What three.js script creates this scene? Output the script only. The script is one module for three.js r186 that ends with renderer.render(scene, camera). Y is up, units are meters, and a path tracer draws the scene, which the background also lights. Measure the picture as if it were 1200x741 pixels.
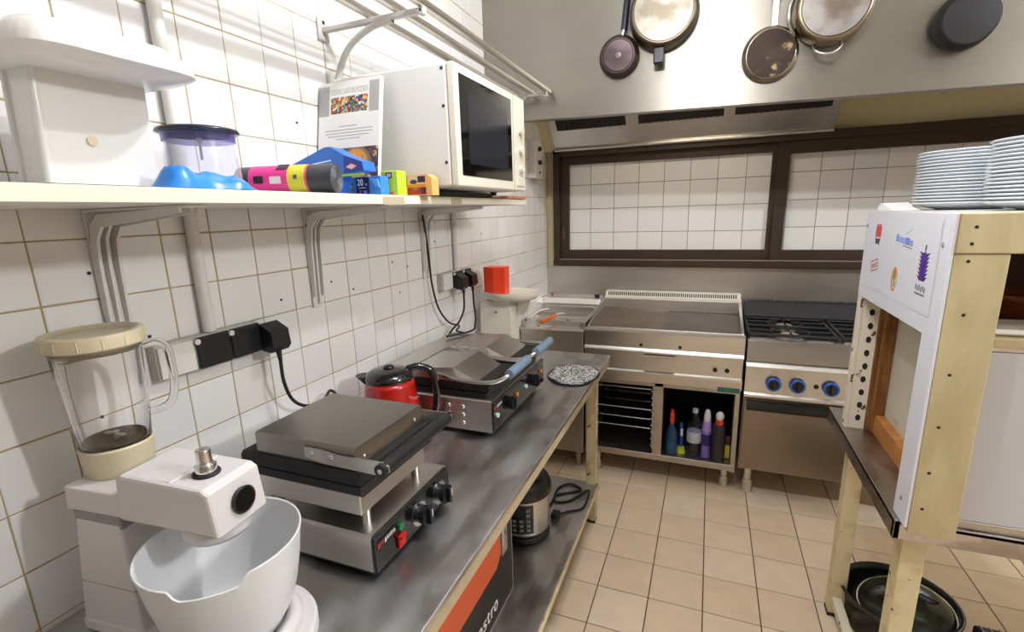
import * as THREE from 'three';
import { RoundedBoxGeometry } from 'three/addons/geometries/RoundedBoxGeometry.js';
import { mergeGeometries, toCreasedNormals } from 'three/addons/utils/BufferGeometryUtils.js';
import { RectAreaLightUniformsLib } from 'three/addons/lights/RectAreaLightUniformsLib.js';

// ---------------------------------------------------------------- camera, light, exposure
RectAreaLightUniformsLib.init();
const scene = new THREE.Scene();
scene.background = new THREE.Color(0x0b0b0c);
const camera = new THREE.PerspectiveCamera(65.4108, 1200 / 741, 0.05, 30);
camera.position.set(1.0017, 1.514, 3.158);
camera.rotation.order = 'YXZ';
camera.rotation.set(-0.22726, 0.38501, -0.03041);
camera.setViewOffset(1200, 741, 1.92, -11.48, 1200, 741);      // the lens axis lies a little below the middle of the picture
camera.updateProjectionMatrix();
camera.updateMatrixWorld();
const renderer = new THREE.WebGLRenderer({ antialias: true });
renderer.toneMapping = THREE.LinearToneMapping;
renderer.toneMappingExposure = 0.68;
renderer.shadowMap.enabled = true;
// bare tube lamps hung over the aisle: [x, y, z, length, candela]
const CEIL = 2.72;
const LAMPS = [[0.93, 2.38, 2.2, 0.5, 5.2], [3.3, 2.5, 2.3, 0.6, 15.5]];

// ---------------------------------------------------------------- helpers
let seed = 20240517;
const rnd = () => { seed |= 0; seed = seed + 0x6D2B79F5 | 0; let t = Math.imul(seed ^ seed >>> 15, 1 | seed); t = t + Math.imul(t ^ t >>> 7, 61 | t) ^ t; return ((t ^ t >>> 14) >>> 0) / 4294967296; };
const rr = (a, b) => a + (b - a) * rnd();
const V = (x, y, z) => new THREE.Vector3(x, y, z);
const used = {};
const numbered = n => { used[n] = (used[n] ?? -1) + 1; return used[n] ? `${n}_${String(used[n]).padStart(3, '0')}` : n; };
const bases = new WeakMap();
function thing(name, label, category, [x, y, z] = [0, 0, 0], { turn = 0, group, local = false } = {}) {
  const o = new THREE.Group(); o.name = numbered(name); scene.add(o);
  o.position.set(x, y, z); o.rotation.y = turn; o.userData = { label, category };
  if (group) o.userData.group = group;
  bases.set(o, local ? V(0, 0, 0) : V(x, y, z));
  return o;
}
function structure(name, label) {
  const o = new THREE.Group(); o.name = name; scene.add(o); o.userData = { label, category: name.split('_')[0], kind: 'structure' };
  bases.set(o, V(0, 0, 0)); return o;
}
function clean(g) {
  g = g.index ? g.toNonIndexed() : g;
  for (const k of Object.keys(g.attributes)) if (!['position', 'normal', 'uv'].includes(k)) g.deleteAttribute(k);
  if (!g.attributes.normal) g.computeVertexNormals();
  if (!g.attributes.uv) g.setAttribute('uv', new THREE.BufferAttribute(new Float32Array(g.attributes.position.count * 2), 2));
  return g;
}
function metric(g) {                                           // uv in metres by the way each face points
  const p = g.attributes.position, u = g.attributes.uv, a = V(), b = V(), c = V(), n = V();
  for (let i = 0; i < p.count; i += 3) {
    a.fromBufferAttribute(p, i); b.fromBufferAttribute(p, i + 1); c.fromBufferAttribute(p, i + 2);
    n.subVectors(b, a).cross(c.clone().sub(a));
    const ax = Math.abs(n.x), ay = Math.abs(n.y), az = Math.abs(n.z);
    [a, b, c].forEach((q, k) => {
      if (ax >= ay && ax >= az) u.setXY(i + k, q.z, q.y);
      else if (ay >= az) u.setXY(i + k, q.z, q.x);
      else u.setXY(i + k, q.x, q.y);
    });
  }
  return g;
}
function part(parent, name, geos, mat, { label, keep = false } = {}) {
  geos = (Array.isArray(geos) ? geos : [geos]).map(clean);
  let g = geos.length > 1 ? mergeGeometries(geos, false) : geos[0];
  const base = bases.get(parent);
  if (base.lengthSq()) g = g.clone().translate(-base.x, -base.y, -base.z);
  if (!keep) metric(g);
  const m = new THREE.Mesh(g, mat); m.name = name; parent.add(m); bases.set(m, base);
  if (label) m.userData.label = label;
  return m;
}
const box = (x0, x1, y0, y1, z0, z1, r = 0.002) => {
  const w = x1 - x0, h = y1 - y0, d = z1 - z0; r = Math.min(r, Math.min(w, h, d) * 0.49);
  const g = r > 0.0004 ? new RoundedBoxGeometry(w, h, d, r > 0.006 ? 4 : 2, r) : new THREE.BoxGeometry(w, h, d);
  return g.translate((x0 + x1) / 2, (y0 + y1) / 2, (z0 + z1) / 2);
};
const orient = (g, p, q) => { const d = q.clone().sub(p); g.applyQuaternion(new THREE.Quaternion().setFromUnitVectors(V(0, 1, 0), d.clone().normalize())); return g.translate((p.x + q.x) / 2, (p.y + q.y) / 2, (p.z + q.z) / 2); };
const rod = (p, q, r, r2 = r, seg = 16) => orient(new THREE.CylinderGeometry(r2, r, p.distanceTo(q), seg), p, q);
const tube = (pts, r, n = 48, seg = 10, closed = false) => new THREE.TubeGeometry(new THREE.CatmullRomCurve3(pts.map(p => Array.isArray(p) ? V(...p) : p), closed, 'centripetal'), n, r, seg, closed);
const lathe = (prof, seg = 48) => new THREE.LatheGeometry(prof.map(([r, y]) => new THREE.Vector2(r, y)), seg);
const prism = (pts, depth, bevel = 0) => {                      // outline in xy, extruded along +z
  const s = new THREE.Shape(pts.map(([x, y]) => new THREE.Vector2(x, y)));
  return new THREE.ExtrudeGeometry(s, { depth, bevelEnabled: bevel > 0, bevelSize: bevel, bevelThickness: bevel, bevelSegments: 2, steps: 1 });
};
const prismX = (ptsZY, x0, x1) => { const g = prism(ptsZY.map(([z, y]) => [-z, y]), x1 - x0); g.rotateY(Math.PI / 2); return g.translate(x0, 0, 0); };   // outline in (z, y), extruded along x
const prismZ = (ptsXY, z0, z1) => prism(ptsXY, z1 - z0).translate(0, 0, z0);
const prismY = (ptsXZ, y0, y1, bevel = 0) => { const g = prism(ptsXZ.map(([x, z]) => [x, -z]), y1 - y0 - 2 * bevel, bevel); g.rotateX(-Math.PI / 2); return g.translate(0, y0 + bevel, 0); };
const plane = (o, ux, uy) => {                                 // a flat print: corner o, edges ux and uy
  const g = new THREE.BufferGeometry(); const p = [o, o.clone().add(ux), o.clone().add(ux).add(uy), o.clone().add(uy)];
  const idx = [0, 1, 2, 0, 2, 3], uv = [[0, 0], [1, 0], [1, 1], [0, 1]];
  g.setAttribute('position', new THREE.Float32BufferAttribute(idx.flatMap(i => p[i].toArray()), 3));
  g.setAttribute('uv', new THREE.Float32BufferAttribute(idx.flatMap(i => uv[i]), 2)); g.computeVertexNormals(); return g;
};
function chamferTile(w, h, d, b) {                             // lies in xy, proud towards +z
  const ring = (x, y, z) => [[-x, -y, z], [x, -y, z], [x, y, z], [-x, y, z]];
  const A = ring(w / 2 - b, h / 2 - b, d), B = ring(w / 2, h / 2, d - b), C = ring(w / 2, h / 2, -0.001), v = [];
  const quad = (a, b2, c, e) => v.push(...a, ...b2, ...c, ...a, ...c, ...e);
  quad(A[0], A[1], A[2], A[3]);
  for (let i = 0; i < 4; i++) { const j = (i + 1) % 4; quad(B[i], B[j], A[j], A[i]); quad(C[i], C[j], B[j], B[i]); }
  const g = new THREE.BufferGeometry(); g.setAttribute('position', new THREE.Float32BufferAttribute(v, 3)); g.computeVertexNormals();
  return metric(clean(g));
}

// ---------------------------------------------------------------- procedural textures
function lattice(n) { const a = new Float32Array(n * n); for (let i = 0; i < a.length; i++) a[i] = rnd(); return a; }
const L64 = lattice(64);
function vnoise(x, y, px, py) {                                // value noise, period px, py (<= 64)
  const xi = Math.floor(x), yi = Math.floor(y), fx = x - xi, fy = y - yi, s = t => t * t * (3 - 2 * t);
  const at = (i, j) => L64[(((j % py) + py) % py) * 64 + (((i % px) + px) % px)];
  const a = at(xi, yi), b = at(xi + 1, yi), c = at(xi, yi + 1), d = at(xi + 1, yi + 1), u = s(fx), w = s(fy);
  return a + (b - a) * u + (c - a) * w + (a - b - c + d) * u * w;
}
const fbm = (u, v, f, o = 4, sx = 1, sy = 1) => { let t = 0, k = 0.5, m = 0; for (let i = 0; i < o; i++) { const q = f << i; if (q > 64) break; t += k * vnoise(u * q * sx, v * q * sy, Math.min(64, q * sx), Math.min(64, q * sy)); m += k; k /= 2; } return t / m; };
function tex(n, m, fn, { srgb = false, rep = [1, 1] } = {}) {
  const d = new Uint8Array(n * m * 4);
  for (let j = 0; j < m; j++) for (let i = 0; i < n; i++) { const c = fn(i / n, j / m, i, j); const k = (j * n + i) * 4; for (let q = 0; q < 3; q++) d[k + q] = Math.max(0, Math.min(255, c[q] * 255)); d[k + 3] = 255; }
  const t = new THREE.DataTexture(d, n, m); t.wrapS = t.wrapT = THREE.RepeatWrapping; t.magFilter = THREE.LinearFilter; t.minFilter = THREE.LinearMipmapLinearFilter; t.generateMipmaps = true;
  if (srgb) t.colorSpace = THREE.SRGBColorSpace; t.repeat.set(...rep); t.needsUpdate = true; return t;
}
const g3 = v => [v, v, v], mix = (a, b, t) => a.map((x, i) => x + (b[i] - x) * t), hex = h => [(h >> 16 & 255) / 255, (h >> 8 & 255) / 255, (h & 255) / 255], sstep = (a, b, x) => { const t = Math.max(0, Math.min(1, (x - a) / (b - a))); return t * t * (3 - 2 * t); };
const row = new Float32Array(512); for (let i = 0; i < 512; i++) row[i] = rnd();
// brushed steel: fine lines along u, smears and wiped patches
const brushRough = tex(512, 512, (u, v, i, j) => g3(0.54 + 0.05 * (row[j] - 0.5) + 0.14 * (fbm(u, v, 4, 4) - 0.5)), { rep: [2, 4] });
const smear = tex(256, 256, (u, v, i, j) => g3(0.92 + 0.07 * fbm(u, v, 4, 5) + .015 * row[j]), { srgb: true, rep: [1.2, 2] });
const worn = tex(512, 512, (u, v) => { const a = fbm(u, v, 3, 5, 1, 3), b = fbm(u + .37, v + .11, 6, 4, 1, 2); return g3(0.30 + 0.55 * a + 0.25 * (b - .5)); }, { rep: [1.5, 1.5] });
const wornCol = tex(512, 512, (u, v) => { const b = fbm(u + .37, v + .11, 5, 4, 1, 2); return mix(hex(0xffffff), hex(0xd6d0cc), sstep(.45, .7, b)); }, { srgb: true, rep: [1.5, 1.5] });
const speck = tex(256, 256, (u, v) => g3(0.93 + 0.07 * fbm(u, v, 16, 3)), { srgb: true, rep: [5, 5] });

const M = {};
const std = (c, rough = 0.5, o = {}) => new THREE.MeshStandardMaterial({ color: c, roughness: rough, metalness: 0, ...o });
const phy = (c, rough = 0.5, o = {}) => new THREE.MeshPhysicalMaterial({ color: c, roughness: rough, metalness: 0, ...o });
const metal = (c, rough, o = {}) => std(c, rough, { metalness: 1, ...o });
M.steel = metal(0xdedad4, 0.62, { roughnessMap: brushRough, map: smear });
M.steelDark = metal(0xc0b9b0, 0.75, { roughnessMap: brushRough, map: smear });
M.hood = phy(0xa8a398, 0.40, { metalness: 1, map: smear, anisotropy: 0.7, anisotropyRotation: Math.PI / 2 });
M.tableSteel = metal(0xc6c5c5, 0.78, { roughnessMap: worn, map: wornCol });
M.chrome = metal(0xd8d8d8, 0.14);
M.rail = metal(0xcfc9c0, 0.3);
M.black = std(0x17171a, 0.35); M.blackRub = std(0x1b1b1c, 0.62); M.blackGloss = phy(0x0c0c0e, 0.16, { clearcoat: 0.5 });
M.cast = std(0x161414, 0.55, { map: speck });
M.white = phy(0xdddcd8, 0.22); M.whiteMatt = std(0xdcdad5, 0.5); M.offWhite = phy(0xdbd5c4, 0.3); M.ivory = phy(0xd2c6a8, 0.35);
M.mixer = phy(0xd6d2d1, 0.38); M.bowl = phy(0xdfe0e1, 0.3);
M.grey = std(0x8f8d8c, 0.5); M.paintGrey = std(0xb9b6b0, 0.5);
M.conduit = std(0xd9d6cf, 0.45);
M.grout = std(0xb09c6e, 0.9, { map: speck });
M.floorGrout = std(0x4a3d30, 0.95);
M.creamPaint = std(0xe6d7a8, 0.55, { map: speck });
M.ceiling = std(0xf2f2f0, 0.85, { map: speck });
M.wallPaint = std(0xdcd9d2, 0.8, { map: speck });
M.brown = phy(0x3d2c1e, 0.42, { map: tex(256, 256, (u, v) => g3(0.78 + 0.22 * fbm(u, v, 4, 5, 1, 4)), { srgb: true, rep: [1, 1] }) });
M.red = phy(0xa51408, 0.22, { clearcoat: 0.6 }); M.redBox = phy(0xe8401f, 0.3); M.orange = std(0xd9702a, 0.5); M.blue = std(0x1c62b4, 0.35);
M.glass = phy(0xffffff, 0.02, { transmission: 1, thickness: 0.004, ior: 1.47 });
M.pane = phy(0xf4f4ff, 0.06, { transmission: 1, thickness: 0, ior: 1.45 });
M.paneGreen = phy(0xdfeee0, 0.05, { transmission: 1, thickness: 0, ior: 1.45 });
M.lampGlow = std(0xffffff, 0.6, { emissive: 0xffffff, emissiveIntensity: 3 });
// old cream paint, chipped to dark iron
const chipped = tex(512, 512, (u, v) => { const a = fbm(u, v, 16, 3), b = fbm(u + .3, v + .6, 6, 4); return mix(mix(hex(0xdfd2a8), hex(0xcdbb8c), sstep(.4, .75, b)), hex(0x4a3a26), sstep(.735, .765, a * .75 + b * .25)); }, { srgb: true, rep: [4, 4] });
M.chip = std(0xffffff, 0.5, { map: chipped });
const chipped2 = tex(512, 512, (u, v) => { const a = fbm(u, v, 16, 3), b = fbm(u + .3, v + .6, 6, 4); return mix(hex(0xe8e0cc), hex(0x5a4a36), sstep(.69, .74, a * .7 + b * .3)); }, { srgb: true, rep: [4, 4] });
M.chipWhite = std(0xffffff, 0.5, { map: chipped2 });
const grain = (c1, c2, f = 24) => tex(256, 512, (u, v) => { const w = fbm(u, v, 3, 3); return mix(hex(c1), hex(c2), sstep(.25, .8, fbm(u + w * .12, v, f, 3, 1, 1) * .6 + fbm(u, v, 32, 2) * .2 + w * .3)); }, { srgb: true, rep: [4, 1] });
M.pine = std(0xffffff, 0.5, { map: grain(0xcdbf97, 0xbcab80, 8) });
M.woodBrown = std(0xffffff, 0.6, { map: grain(0x9c6a32, 0x6a4019, 16) });
M.woodOrange = std(0xffffff, 0.5, { map: grain(0xc98d45, 0xa2662a, 12) });
const tileTones = (list, rough) => list.map(c => phy(c, rough, { clearcoat: 0.35, clearcoatRoughness: 0.08 }));
M.wallTile = tileTones([0xe5e4e2, 0xe8e7e4, 0xe2e1e0, 0xe6e4df], 0.28);
M.backTile = M.wallTile;
M.floorTile = [0, 1, 2, 3].map(k => std([0xf6e0c4, 0xf3dbbd, 0xf8e4ca, 0xf4ddc0][k], 0.42, { map: tex(128, 128, (u, v) => g3(0.94 + 0.06 * fbm(u + k * .23, v, 6, 4)), { srgb: true, rep: [3, 3] }) }));

// ---------------------------------------------------------------- canvas prints (flat printed matter only)
function canvas(w, h, draw) { const c = document.createElement('canvas'); c.width = w; c.height = h; draw(c.getContext('2d'), w, h); const t = new THREE.CanvasTexture(c); t.colorSpace = THREE.SRGBColorSpace; t.anisotropy = 8; return t; }
const print = (w, h, draw, rough = 0.45) => std(0xffffff, rough, { map: canvas(w, h, draw) });

// ================================================================ THE ROOM
const RX = 6.2, RZ = 9.0;                                      // right wall and rear wall
const frustum = new THREE.Frustum().setFromProjectionMatrix(new THREE.Matrix4().multiplyMatrices(camera.projectionMatrix, camera.matrixWorldInverse));
// tiles laid as single pieces where they show largest; the rest of the wall goes on as one part
function layTiles(parent, cells, mats, place, name, limit = 300) {
  const cache = new Map();
  for (const c of cells) {
    const m = place(c), p = V(0, 0, 0).applyMatrix4(m); c.m = m;
    const d = p.distanceTo(camera.position); c.score = frustum.containsPoint(p) ? c.w * c.h * (c.cos ? c.cos(p, d) : 1) / (d * d) : -d;
  }
  cells.sort((a, b) => b.score - a.score);
  const rest = [];
  cells.forEach((c, i) => {
    const key = `${c.w.toFixed(3)}_${c.h.toFixed(3)}`;
    if (!cache.has(key)) cache.set(key, chamferTile(c.w, c.h, 0.006, 0.0011));
    const g = cache.get(key), mat = mats[Math.floor(rnd() * mats.length)];
    if (i < limit && c.score > 0) { const o = new THREE.Mesh(g, mat); o.name = i ? `${name}_${String(i).padStart(3, '0')}` : name; o.applyMatrix4(c.m); parent.add(o); }
    else rest.push(clean(g.clone()).applyMatrix4(c.m));
  });
  if (rest.length) { const o = new THREE.Mesh(mergeGeometries(rest, false), mats[0]); o.name = name + 's_beyond'; o.userData.kind = 'stuff'; parent.add(o); }
}
const jit = a => (rnd() - 0.5) * a;
{ // left wall: grout bed with white glazed tiles
  const w = structure('wall_left', 'white glazed tile wall behind the steel worktop with yellowed grout');
  part(w, 'grout_bed', box(-0.16, 0.0035, -0.02, CEIL + .02, -0.16, RZ, 0), M.grout);
  const T = 0.105, cells = [];
  const zs = [0.004]; for (let z = 2.713 - 25 * T; z < RZ; z += T) zs.push(z); zs.push(RZ - .01);
  const ys = [0.004]; for (let y = 1.4908 - 14 * T; y < CEIL; y += T) ys.push(y); ys.push(CEIL - .004);
  for (let i = 0; i + 1 < zs.length; i++) for (let j = 0; j + 1 < ys.length; j++) {
    const ww = zs[i + 1] - zs[i] - 0.0026, hh = ys[j + 1] - ys[j] - 0.0026; if (ww < .012 || hh < .012) continue;
    cells.push({ w: ww, h: hh, z: (zs[i] + zs[i + 1]) / 2, y: (ys[j] + ys[j + 1]) / 2, cos: (p, d) => (p.y > 0.85 ? Math.abs(camera.position.x - p.x) / d : .0001) });
  }
  layTiles(w, cells, M.wallTile, c => new THREE.Matrix4().compose(V(-0.0008 + jit(.0008), c.y + jit(.001), c.z + jit(.001)), new THREE.Quaternion().setFromEuler(new THREE.Euler(jit(.006), Math.PI / 2 + jit(.007), jit(.004))), V(1, 1, 1)), 'tile');
  // plugged screw holes
  const holes = [[1.432, 2.637], [1.30, 2.56], [1.176, 2.667], [1.335, 2.05], [1.30, 1.96], [1.36, 1.75], [1.335, 1.66], [1.25, 1.72], [1.752, 2.11], [1.42, 1.03], [1.41, 1.46], [1.335, 1.29], [1.315, 2.235]];
  for (const [y, z] of holes) part(w, 'screw_hole', new THREE.CylinderGeometry(.0032, .0032, .0015, 10).rotateZ(Math.PI / 2).translate(.0062, y, z), M.blackRub);
}
{ // back wall with brown framed tiled recess
  const w = structure('wall_back', 'cream painted back wall behind the cooking line');
  part(w, 'plaster', box(-.16, RX + .16, -0.02, CEIL + .02, -0.16, 0, 0), M.creamPaint);
  const T = 0.1461, cells = [];
  const panel = (x0, x1, xa, ya) => {
    const xs = [x0]; let k = xa - Math.ceil((xa - x0) / T) * T; for (; k < x1; k += T) if (k > x0 + .012) xs.push(k); xs.push(x1);
    const ys = [1.24]; let q = ya - Math.ceil((ya - 1.24) / T) * T; for (; q < 1.82; q += T) if (q > 1.252) ys.push(q); ys.push(1.82);
    for (let i = 0; i + 1 < xs.length; i++) for (let j = 0; j + 1 < ys.length; j++) cells.push({ w: xs[i + 1] - xs[i] - .0026, h: ys[j + 1] - ys[j] - .0026, x: (xs[i] + xs[i + 1]) / 2, y: (ys[j] + ys[j + 1]) / 2 });
  };
  panel(.13, 1.335, .2945, 1.6638); panel(1.34, 3.0, 1.530, 1.6786);
  part(w, 'grout_bed', box(.1, 3.05, 1.2, 1.85, -.01, .0035, 0), std(0x6c6350, .9));
  layTiles(w, cells, M.backTile, c => new THREE.Matrix4().compose(V(c.x, c.y, .0018), new THREE.Quaternion().setFromEuler(new THREE.Euler(jit(.004), jit(.004), 0)), V(1, 1, 1)), 'tile');
  const f = structure('window_1', 'dark brown metal sliding frame with white tiles filling its openings');
  part(f, 'outer_frame', [box(.066, .105, 1.165, 1.878, 0, .06), box(.066, 3.1, 1.835, 1.878, 0, .06), box(.066, 3.1, 1.165, 1.203, 0, .07), box(3.05, 3.1, 1.165, 1.878, 0, .06)], M.brown);
  const sash = (x0, x1, z0, z1, top) => [box(x0, x0 + .058, 1.203, 1.835, z0, z1), box(x1 - .052, x1, 1.203, 1.835, z0, z1), box(x0 + .05, x1 - .05, 1.203, 1.264, z0, z1), box(x0 + .05, x1 - .05, top, 1.835, z0, z1)];
  part(f, 'sash', sash(.103, 1.345, .006, .030, 1.787), M.brown);
  part(f, 'sash', sash(1.318, 3.06, .020, .046, 1.772), M.brown);
  part(f, 'track', [box(.1, 3.06, 1.2, 1.208, .05, .056, 0)], std(0x8d7f70, .6));
  part(f, 'catch', [box(.118, .13, 1.33, 1.41, .03, .034, .001)], std(0x5a4a3a, .5));
}
{
  const f = structure('floor', 'beige square floor tiles with dark joints');
  part(f, 'grout_bed', box(-.16, RX + .16, -.16, -.0045, -.16, RZ + .16, 0), M.floorGrout);
  const T = 0.2021, xs = [], zs = [], cells = [];
  for (let x = .6525 - 4 * T; x < RX + T; x += T) xs.push(x); for (let z = .6137 - 4 * T; z < RZ + T; z += T) zs.push(z);
  for (let i = 0; i + 1 < xs.length; i++) for (let j = 0; j + 1 < zs.length; j++) {
    const x0 = Math.max(0, xs[i]), x1 = Math.min(RX, xs[i + 1]), z0 = Math.max(0, zs[j]), z1 = Math.min(RZ, zs[j + 1]); if (x1 - x0 < .02 || z1 - z0 < .02) continue;
    cells.push({ w: x1 - x0 - .004, h: z1 - z0 - .004, x: (x0 + x1) / 2, z: (z0 + z1) / 2, cos: (p, d) => 1.5 / d });
  }
  layTiles(f, cells, M.floorTile, c => new THREE.Matrix4().compose(V(c.x, -.006, c.z), new THREE.Quaternion().setFromEuler(new THREE.Euler(-Math.PI / 2 + jit(.003), jit(.003), 0)), V(1, 1, 1)), 'tile');
  const c = structure('ceiling', 'plain off-white ceiling'); part(c, 'slab', box(-.16, RX + .16, CEIL, CEIL + .14, -.16, RZ + .16, 0), M.ceiling);
  const r = structure('wall_right', 'plain pale right wall'); part(r, 'plaster', box(RX, RX + .16, -.02, CEIL + .02, -.16, RZ + .16, 0), M.wallPaint);
  const b = structure('wall_rear', 'plain pale wall facing the cooking line'); part(b, 'plaster', box(-.16, RX + .16, -.02, CEIL + .02, RZ, RZ + .16, 0), M.wallPaint);
}
LAMPS.forEach(([x, y, z, len, cd], i) => {
  const t = thing('tube_lamp', ['bare fluorescent tube lamp hung above the aisle', 'bare fluorescent tube lamp hung beyond the counter'][i], 'lamp', [x, y, z]), h = len / 2;
  part(t, 'tube', [rod(V(x - h + .02, y, z), V(x + h - .02, y, z), .014, .014, 20)], M.lampGlow);
  part(t, 'end_holder', [box(x - h, x - h + .02, y - .02, y + .05, z - .025, z + .025, .003), box(x + h - .02, x + h, y - .02, y + .05, z - .025, z + .025, .003)], M.whiteMatt);
  part(t, 'batten', box(x - h, x + h, y + .045, y + .075, z - .025, z + .025, .004), M.whiteMatt);
  for (const s of [-.7, .7]) part(t, 'hanger', rod(V(x + s * h, y + .07, z), V(x + s * h, CEIL, z), .004), M.whiteMatt);
  const n = Math.round(len / .24);
  for (let k = 0; k < n; k++) { const l = new THREE.PointLight(0xf8f9fd, cd / n, 0, 2); l.position.set(x - h + len * (k + .5) / n, y - .045, z); l.castShadow = true; l.shadow.radius = 1; scene.add(l); }
});

// ================================================================ COOKING LINE
{ // extractor hood, its lip sagging a little to the right
  const t = thing('extractor_hood', 'brushed steel extractor hood hung with pans above the cookers', 'hood', [0, 1.9, .92]);
  const slope = -.0225, yl = x => 1.919 + slope * x, x1 = 2.75;
  part(t, 'front_panel', prismZ([[0.004, yl(0)], [x1, yl(x1)], [x1, CEIL], [0.004, CEIL]], .902, .920), M.hood);
  part(t, 'lip', prismZ([[0.004, yl(0) - .002], [x1, yl(x1) - .002], [x1, yl(x1) + .002], [0.004, yl(0) + .002]], .868, .9205), M.hood);
  part(t, 'top_panel', prismX([[.46, 2.42], [.91, 2.42], [.91, 2.43], [.46, 2.43]], .004, x1), M.steelDark);
  part(t, 'end_panel', prismX([[.02, 2.06], [.9, 1.93], [.9, CEIL], [.02, CEIL]], x1, x1 + .012), M.steel);
  const h = part(t, 'filter_housing', prismX([[.0, 1.868], [.062, 1.868], [.075, 1.885], [.46, 2.27], [.46, CEIL], [0, CEIL]], .083, 1.557), M.steel);
  part(h, 'gutter', rod(V(.083, 1.874, .072), V(1.557, 1.874, .072), .010), M.steel);
  const dark = std(0x1d1310, .6), A = Math.SQRT1_2;
  for (const [a, b] of [[.128, .53], [.598, 1.035], [1.088, 1.522]]) {
    const on = (x, s, off) => V(x, 1.885 + s * A - off * A, .075 + s * A + off * A);       // s up the slope, off out of it
    const slab = (xa, xb, s0, s1, o0, o1) => prismX([[on(0, s0, o0).z, on(0, s0, o0).y], [on(0, s0, o1).z, on(0, s0, o1).y], [on(0, s1, o1).z, on(0, s1, o1).y], [on(0, s1, o0).z, on(0, s1, o0).y]], xa, xb);
    const f = part(t, 'grease_filter', slab(a, b, .128, .47, .0005, .003), dark);
    part(f, 'filter_frame', [slab(a - .016, a, .112, .485, .0, .007), slab(b, b + .016, .112, .485, .0, .007), slab(a, b, .112, .128, .0, .007), slab(a, b, .47, .485, .0, .007)], M.steel);
    for (let k = 1; k < 14; k++) { const x = a + (b - a) * k / 14; part(f, 'baffle', slab(x - .004, x + .004, .128, .47, .003, .008), dark); }
  }
  const hl = part(t, 'added_hood_lamp', [box(.66, 1.14, 2.205, 2.26, .56, .68, .01)], M.steelDark);  // added lamp, unseen, to brighten the tiles and cookers under the hood
  part(hl, 'added_lamp_glass', box(.68, 1.12, 2.196, 2.206, .575, .665, .003), M.lampGlow);
  const addedHoodLight = new THREE.RectAreaLight(0xffeed6, 52, .42, .085); addedHoodLight.position.set(.90, 2.192, .62); addedHoodLight.lookAt(.90, 0, .62); scene.add(addedHoodLight);
  part(t, 'added_lamp_stay', [box(.88, .92, 2.255, 2.425, .60, .64, .002)], M.steelDark);
  part(t, 'flashing', prismX([[.0, 1.87], [.05, 1.872], [.3, 2.13], [.3, CEIL], [0, CEIL]], .004, .080), M.creamPaint);
}
{ // splashback
  const t = thing('splashback', 'plain brushed steel splashback sheet below the brown frame', 'splashback', [1.3, .94, .006]);
  part(t, 'sheet', box(.002, 2.8, .60, 1.158, .001, .013, .002), M.steel);
}
const foot = (x, z, h, r = .02) => [new THREE.CylinderGeometry(r, r, h * .55, 20).translate(x, h * .725, z), new THREE.CylinderGeometry(r * 1.25, r * 1.2, h * .45, 20).translate(x, h * .225, z)];
{ // fryer in the corner
  const t = thing('deep_fryer', 'narrow steel deep fryer wedged into the tiled corner', 'fryer', [.2, 0, .3]);
  part(t, 'cabinet', [box(.012, .382, .12, .845, .03, .55, .003)], M.steelDark);
  part(t, 'front_panel', box(.014, .38, .70, .842, .55, .562, .003), M.steel);
  // top pan: rims and sloping basin
  part(t, 'rim', [box(.008, .386, .842, .862, .52, .572, .004), box(.008, .04, .842, .9, .03, .53, .004), box(.354, .386, .842, .905, .03, .53, .004)], M.steel);
  part(t, 'basin', [prismX([[.12, .92], [.30, .868], [.52, .852], [.52, .846], [.12, .846]], .038, .356)], M.steel);
  part(t, 'divider', [box(.05, .345, .868, .9, .262, .27, .002), box(.055, .342, .862, .877, .4, .406, .002)], M.steel);
  const bk = part(t, 'back_box', prismX([[.016, .85], [.13, .85], [.13, .93], [.115, .962], [.016, .972]], .006, .388), M.steel);
  part(bk, 'thermostat_knob', new THREE.CylinderGeometry(.014, .016, .022, 20).translate(.355, .972, .07), M.black);
  part(bk, 'signal_lamp', new THREE.CylinderGeometry(.008, .008, .01, 16).translate(.05, .976, .05), std(0xc03a2a, .3));
  part(t, 'drain_hole', new THREE.CylinderGeometry(.010, .010, .002, 16).translate(.235, .868, .34), M.blackRub);
  for (const [x, z] of [[.05, .08], [.34, .08], [.05, .49], [.335, .47]]) part(t, 'leg', [new THREE.CylinderGeometry(.018, .018, .13, 18).translate(x, .065, z)], M.steelDark);
  const b = thing('fryer_basket', 'wire fryer basket with an orange grip lying in the corner fryer', 'basket', [.15, .87, .35]);
  part(b, 'handle_rod', [tube([[.07, .905, .20], [.05, .91, .3], [.04, .905, .55]], .006, 30), tube([[.135, .885, .60], [.15, .9, .45], [.17, .9, .33], [.2, .89, .25]], .0045, 30)], M.chrome);
  part(b, 'grip', rod(V(.138, .893, .55), V(.165, .901, .375), .013, .011), M.orange);
  const ws = []; for (let k = 0; k < 6; k++) ws.push(rod(V(.09 + k * .04, .88, .20), V(.09 + k * .04, .88, .26), .0015, .0015, 6)); ws.push(rod(V(.09, .88, .2), V(.29, .88, .2), .002, .002, 6));
  part(b, 'wire_frame', ws, M.chrome);
}
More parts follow.
